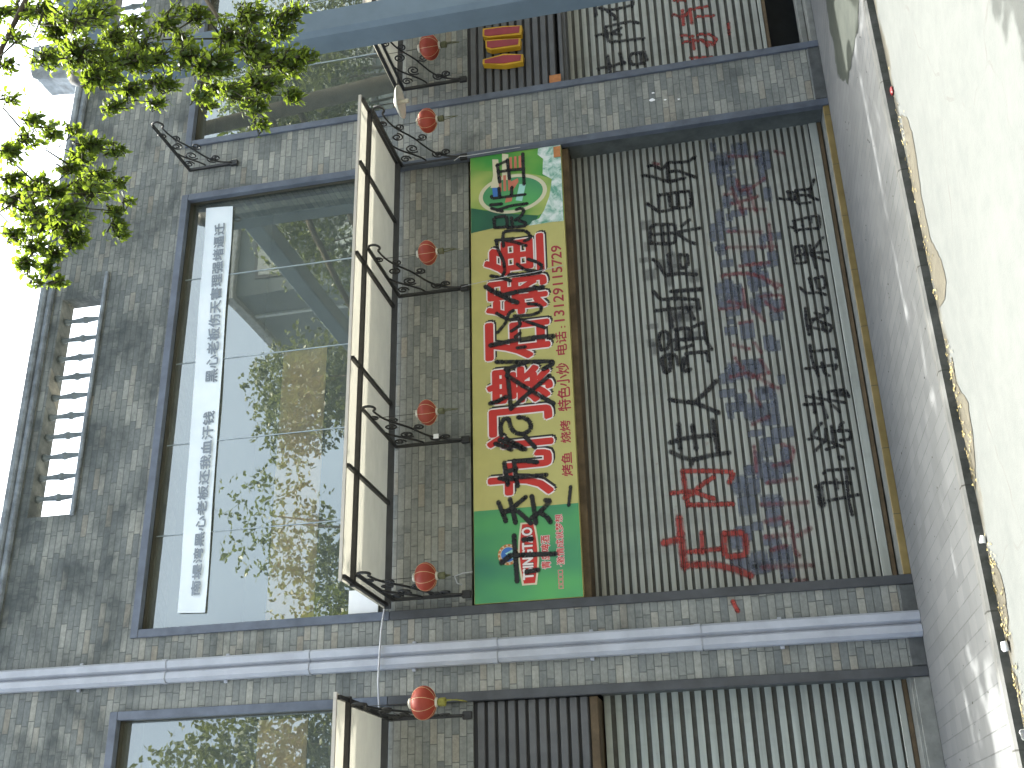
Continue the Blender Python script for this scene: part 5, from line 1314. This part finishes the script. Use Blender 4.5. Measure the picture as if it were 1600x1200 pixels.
def far_tree(x, y, h, rad, mat, label, seed, n=900, leafsize=.30, trunk_h=.35):
    rn = random.Random(seed)
    root = empty('roadside_tree', (x, y, 0), label, 'tree', 'trees along the far side of the street')
    m = MB()
    m.tube([(x, y, 0), (x+.1, y, h*.2), (x-.05, y+.1, h*.45), (x+.1, y, h*.8)], [.22, .18, .13, .03], 8)
    lobes = []
    for k in range(19):
        a = rn.uniform(0, 6.28); q = rn.uniform(.1, .95)
        z = h*(trunk_h+.05)+rn.random()*(h*(1-trunk_h)-.8)
        w = 1-.5*abs((z/h-trunk_h)/(1-trunk_h)*2-.9)
        c = Vector((x+rad*q*w*math.cos(a), y+rad*q*w*math.sin(a), z))
        lobes.append((c, rad*rn.uniform(.36, .60)))
        m.tube([(x, y, h*trunk_h*.8), Vector((x, y, h*trunk_h*.8)).lerp(c, .6)+Vector((0, 0, .3)), c], [.08, .05, .02], 5)
    m.build('trunk', M['bark'], root)
    m = MB()
    for k in range(n):
        c, r = rn.choice(lobes)
        u = Vector((rn.gauss(0, 1), rn.gauss(0, 1), rn.gauss(0, .8))).normalized()*(rn.random()**.4)*r
        p = c+u
        for q in range(3):
            d = Vector((rn.gauss(0, 1), rn.gauss(0, 1), rn.gauss(-.2, .7))).normalized()
            nr = Vector((rn.gauss(0, .6), rn.gauss(0, .6), 1)).normalized()
            s = d.cross(nr).normalized(); L = leafsize*rn.uniform(.6, 1.2)
            m.add([p, p+d*L*.5+s*L*.28, p+d*L, p+d*L*.5-s*L*.28], [(0, 1, 2, 3)])
    m.build('crown', mat, root)
    return root
FT = [(-.6, -14.3, 14.4, 3.1, 'leaf_far2', 'wide grey-green roadside tree facing the main awning across the street'),
      (4.6, -15.0, 13.6, 3.0, 'leaf_far', 'tall bushy roadside tree across the street, facing the left half of the big window'),
      (9.2, -15.2, 14.0, 3.0, 'leaf_far2', 'loose-crowned roadside tree across the street, facing the middle of the big window'),
      (14.6, -14.4, 13.2, 2.7, 'leaf_far', 'dense roadside tree across the street beside the gantry arm'),
      (19.6, -15.2, 14.8, 3.4, 'leaf_far', 'dense roadside tree across the street in front of the tall slate-coloured block'),
      (24.8, -14.6, 15.4, 3.6, 'leaf_far2', 'tall roadside tree across the street at the far end of the row'),
      (30.5, -15.6, 15.6, 3.8, 'leaf_far', 'farthest roadside tree across the street'),
      (-6.6, -14.6, 11.6, 3.0, 'leaf_far', 'roadside tree across the street, facing the left-hand shop'),
      (-12.5, -15.0, 11.0, 3.0, 'leaf_far2', 'leftmost roadside tree across the street')]
for i, (x, y, h, r_, mt, lb) in enumerate(FT): far_tree(x, y, h, r_, M[mt], lb, 40+i, 7000, .17)

# ------------------------------------------------------------------ buildings across the street (they show in the windows)
def block(name, x0, x1, y0, y1, h, mat, label, floors, bays, rib=None):
    root = empty(name, ((x0+x1)/2, (y0+y1)/2, 0), label, 'building')
    m = MB(); m.box(x0, x1, y0, y1, 0, h); m.build('wall', mat, root)
    m = MB(); m.box(x0-.25, x1+.25, y0-.25, y1+.25, h+.002, h+.5, 0, .05); m.build('roof_edge', M['slate'], root)
    fh = h/floors; bw = (x1-x0)/bays
    for f in range(floors):
        for b_ in range(bays):
            m = MB()
            m.box(x0+bw*(b_+.2), x0+bw*(b_+.8), y1+.003, y1+.06, f*fh+fh*.3, f*fh+fh*.78)
            w_ = m.build('window', M['dark_steel'], root)
            m = MB(); m.box(x0+bw*(b_+.24), x0+bw*(b_+.76), y1+.062, y1+.068, f*fh+fh*.34, f*fh+fh*.74); m.build('pane', M['glass'], w_)
    if rib:
        nb = 9
        for k in range(nb):
            m = MB(); yy = y0+(y1-y0)*(k+.5)/nb
            m.box(x0-.10, x0-.003, yy-.10, yy+.10, 0, h); m.build('rib', M['silicone'], root)
    return root
block('slate_block', 21.6, 36, -66, -29.6, 22.0, paint('slate_blue_render', (.10, .125, .14), .8, .12, .4), 'tall slate-coloured block across the street, reflected in the upstairs window', 6, 4, True)
block('low_block', -30, 15, -44, -34, 8.5, paint('tan_render', (.30, .24, .16), .8, .12, .4), 'long low tan building behind the trees across the street', 2, 12)

# ================================================================== LITTER IN THE GUTTER
rnd = random.Random(8)
def cup(x, y, z, s, label):
    m = MB()
    pr_ = [(.0, 0), (.026*s, 0), (.030*s, .02*s), (.037*s, .072*s), (.040*s, .075*s), (.038*s, .07*s), (.028*s, .006*s), (0, .006*s)]
    a = rnd.uniform(0, 6.28); tl = Matrix.Rotation(PI*.46, 3, 'X'); rz = Matrix.Rotation(a, 3, 'Z')
    mb = MB(); mb.lathe(pr_, 0, 0, 14)
    vs = [rz @ (tl @ Vector(v)) for v in mb.v]
    crush = [Vector((x+v.x, y+v.y, z+.030*s+v.z*(.8+.2*math.sin(v.x*90)))) for v in vs]
    m.add(crush, mb.f, 0, True)
    tag(m.build('paper_cup', M['white_sheet']), label, 'cup', 'paper cups dropped along the gutter')
cup(-1.02, KERB_Y-.055, ROAD_Z, .75, 'crushed white paper cup in the gutter near the sunlit end of the kerb')
cup(-1.47, KERB_Y-.05, ROAD_Z, .78, 'white paper cup lying where the sunlit pavement begins, second from the picture edge')
cup(-1.66, KERB_Y-.07, ROAD_Z, .78, 'white paper cup lying nearest the picture edge by the kerb')
cup(-.33, KERB_Y-.04, ROAD_Z, .6, 'small white paper cup against the dark kerb face, opposite the downpipe')
m = MB(); m.box(2.97, 3.03, KERB_Y-.06, KERB_Y-.012, ROAD_Z+.001, ROAD_Z+.022, 0, .008)
tag(m.build('snack_wrapper', flat('red_foil_wrapper', (.22, .02, .025))), 'small red wrapper against the kerb towards the brick pier', 'wrapper')
M['dead_leaf'] = paint('fallen_yellow_leaf', (.26, .21, .085), .6, .45, 30)
m = MB()
for k in range(330):
    x = rnd.uniform(-2.0, 3.2)
    seg = [(1.25, 2.85), (.0, .95), (-.98, -.4), (-1.75, -1.1)]
    if rnd.random() < .85:
        a, b = rnd.choice(seg); x = rnd.uniform(a, b)
    y = KERB_Y-.02-abs(rnd.gauss(0, .085))
    a = rnd.uniform(0, 6.28); L = rnd.uniform(.012, .036)
    d = Vector((math.cos(a), math.sin(a), rnd.uniform(-.1, .25))); nr = Vector((rnd.gauss(0, .25), rnd.gauss(0, .25), 1)).normalized()
    add_leaf(m, Vector((x, y, ROAD_Z+.009)), d, nr, L, L*.5, .2)
tag(m.build('leaf_litter', M['dead_leaf']), 'small yellow fallen leaves scattered along the gutter', 'leaf litter', kind='stuff')
m = MB()
for k in range(90):
    x = rnd.uniform(-1.9, 4.2); y = rnd.uniform(KERB_Y+.1, -.05); s_ = rnd.uniform(.004, .011)
    pts = [(x+s_*rnd.uniform(.5, 1.4)*math.cos(a), y+s_*rnd.uniform(.5, 1.4)*math.sin(a), .0015) for a in [2*PI*q/6 for q in range(6)]]
    m.add(pts+[(x, y, .0015+s_*.4)], [(i, (i+1) % 6, 6) for i in range(6)])
tag(m.build('pavement_grit', paint('dark_grit', (.05, .048, .04), .9, .3, 30)), 'dark specks of grit scattered on the pavement', 'grit', kind='stuff')
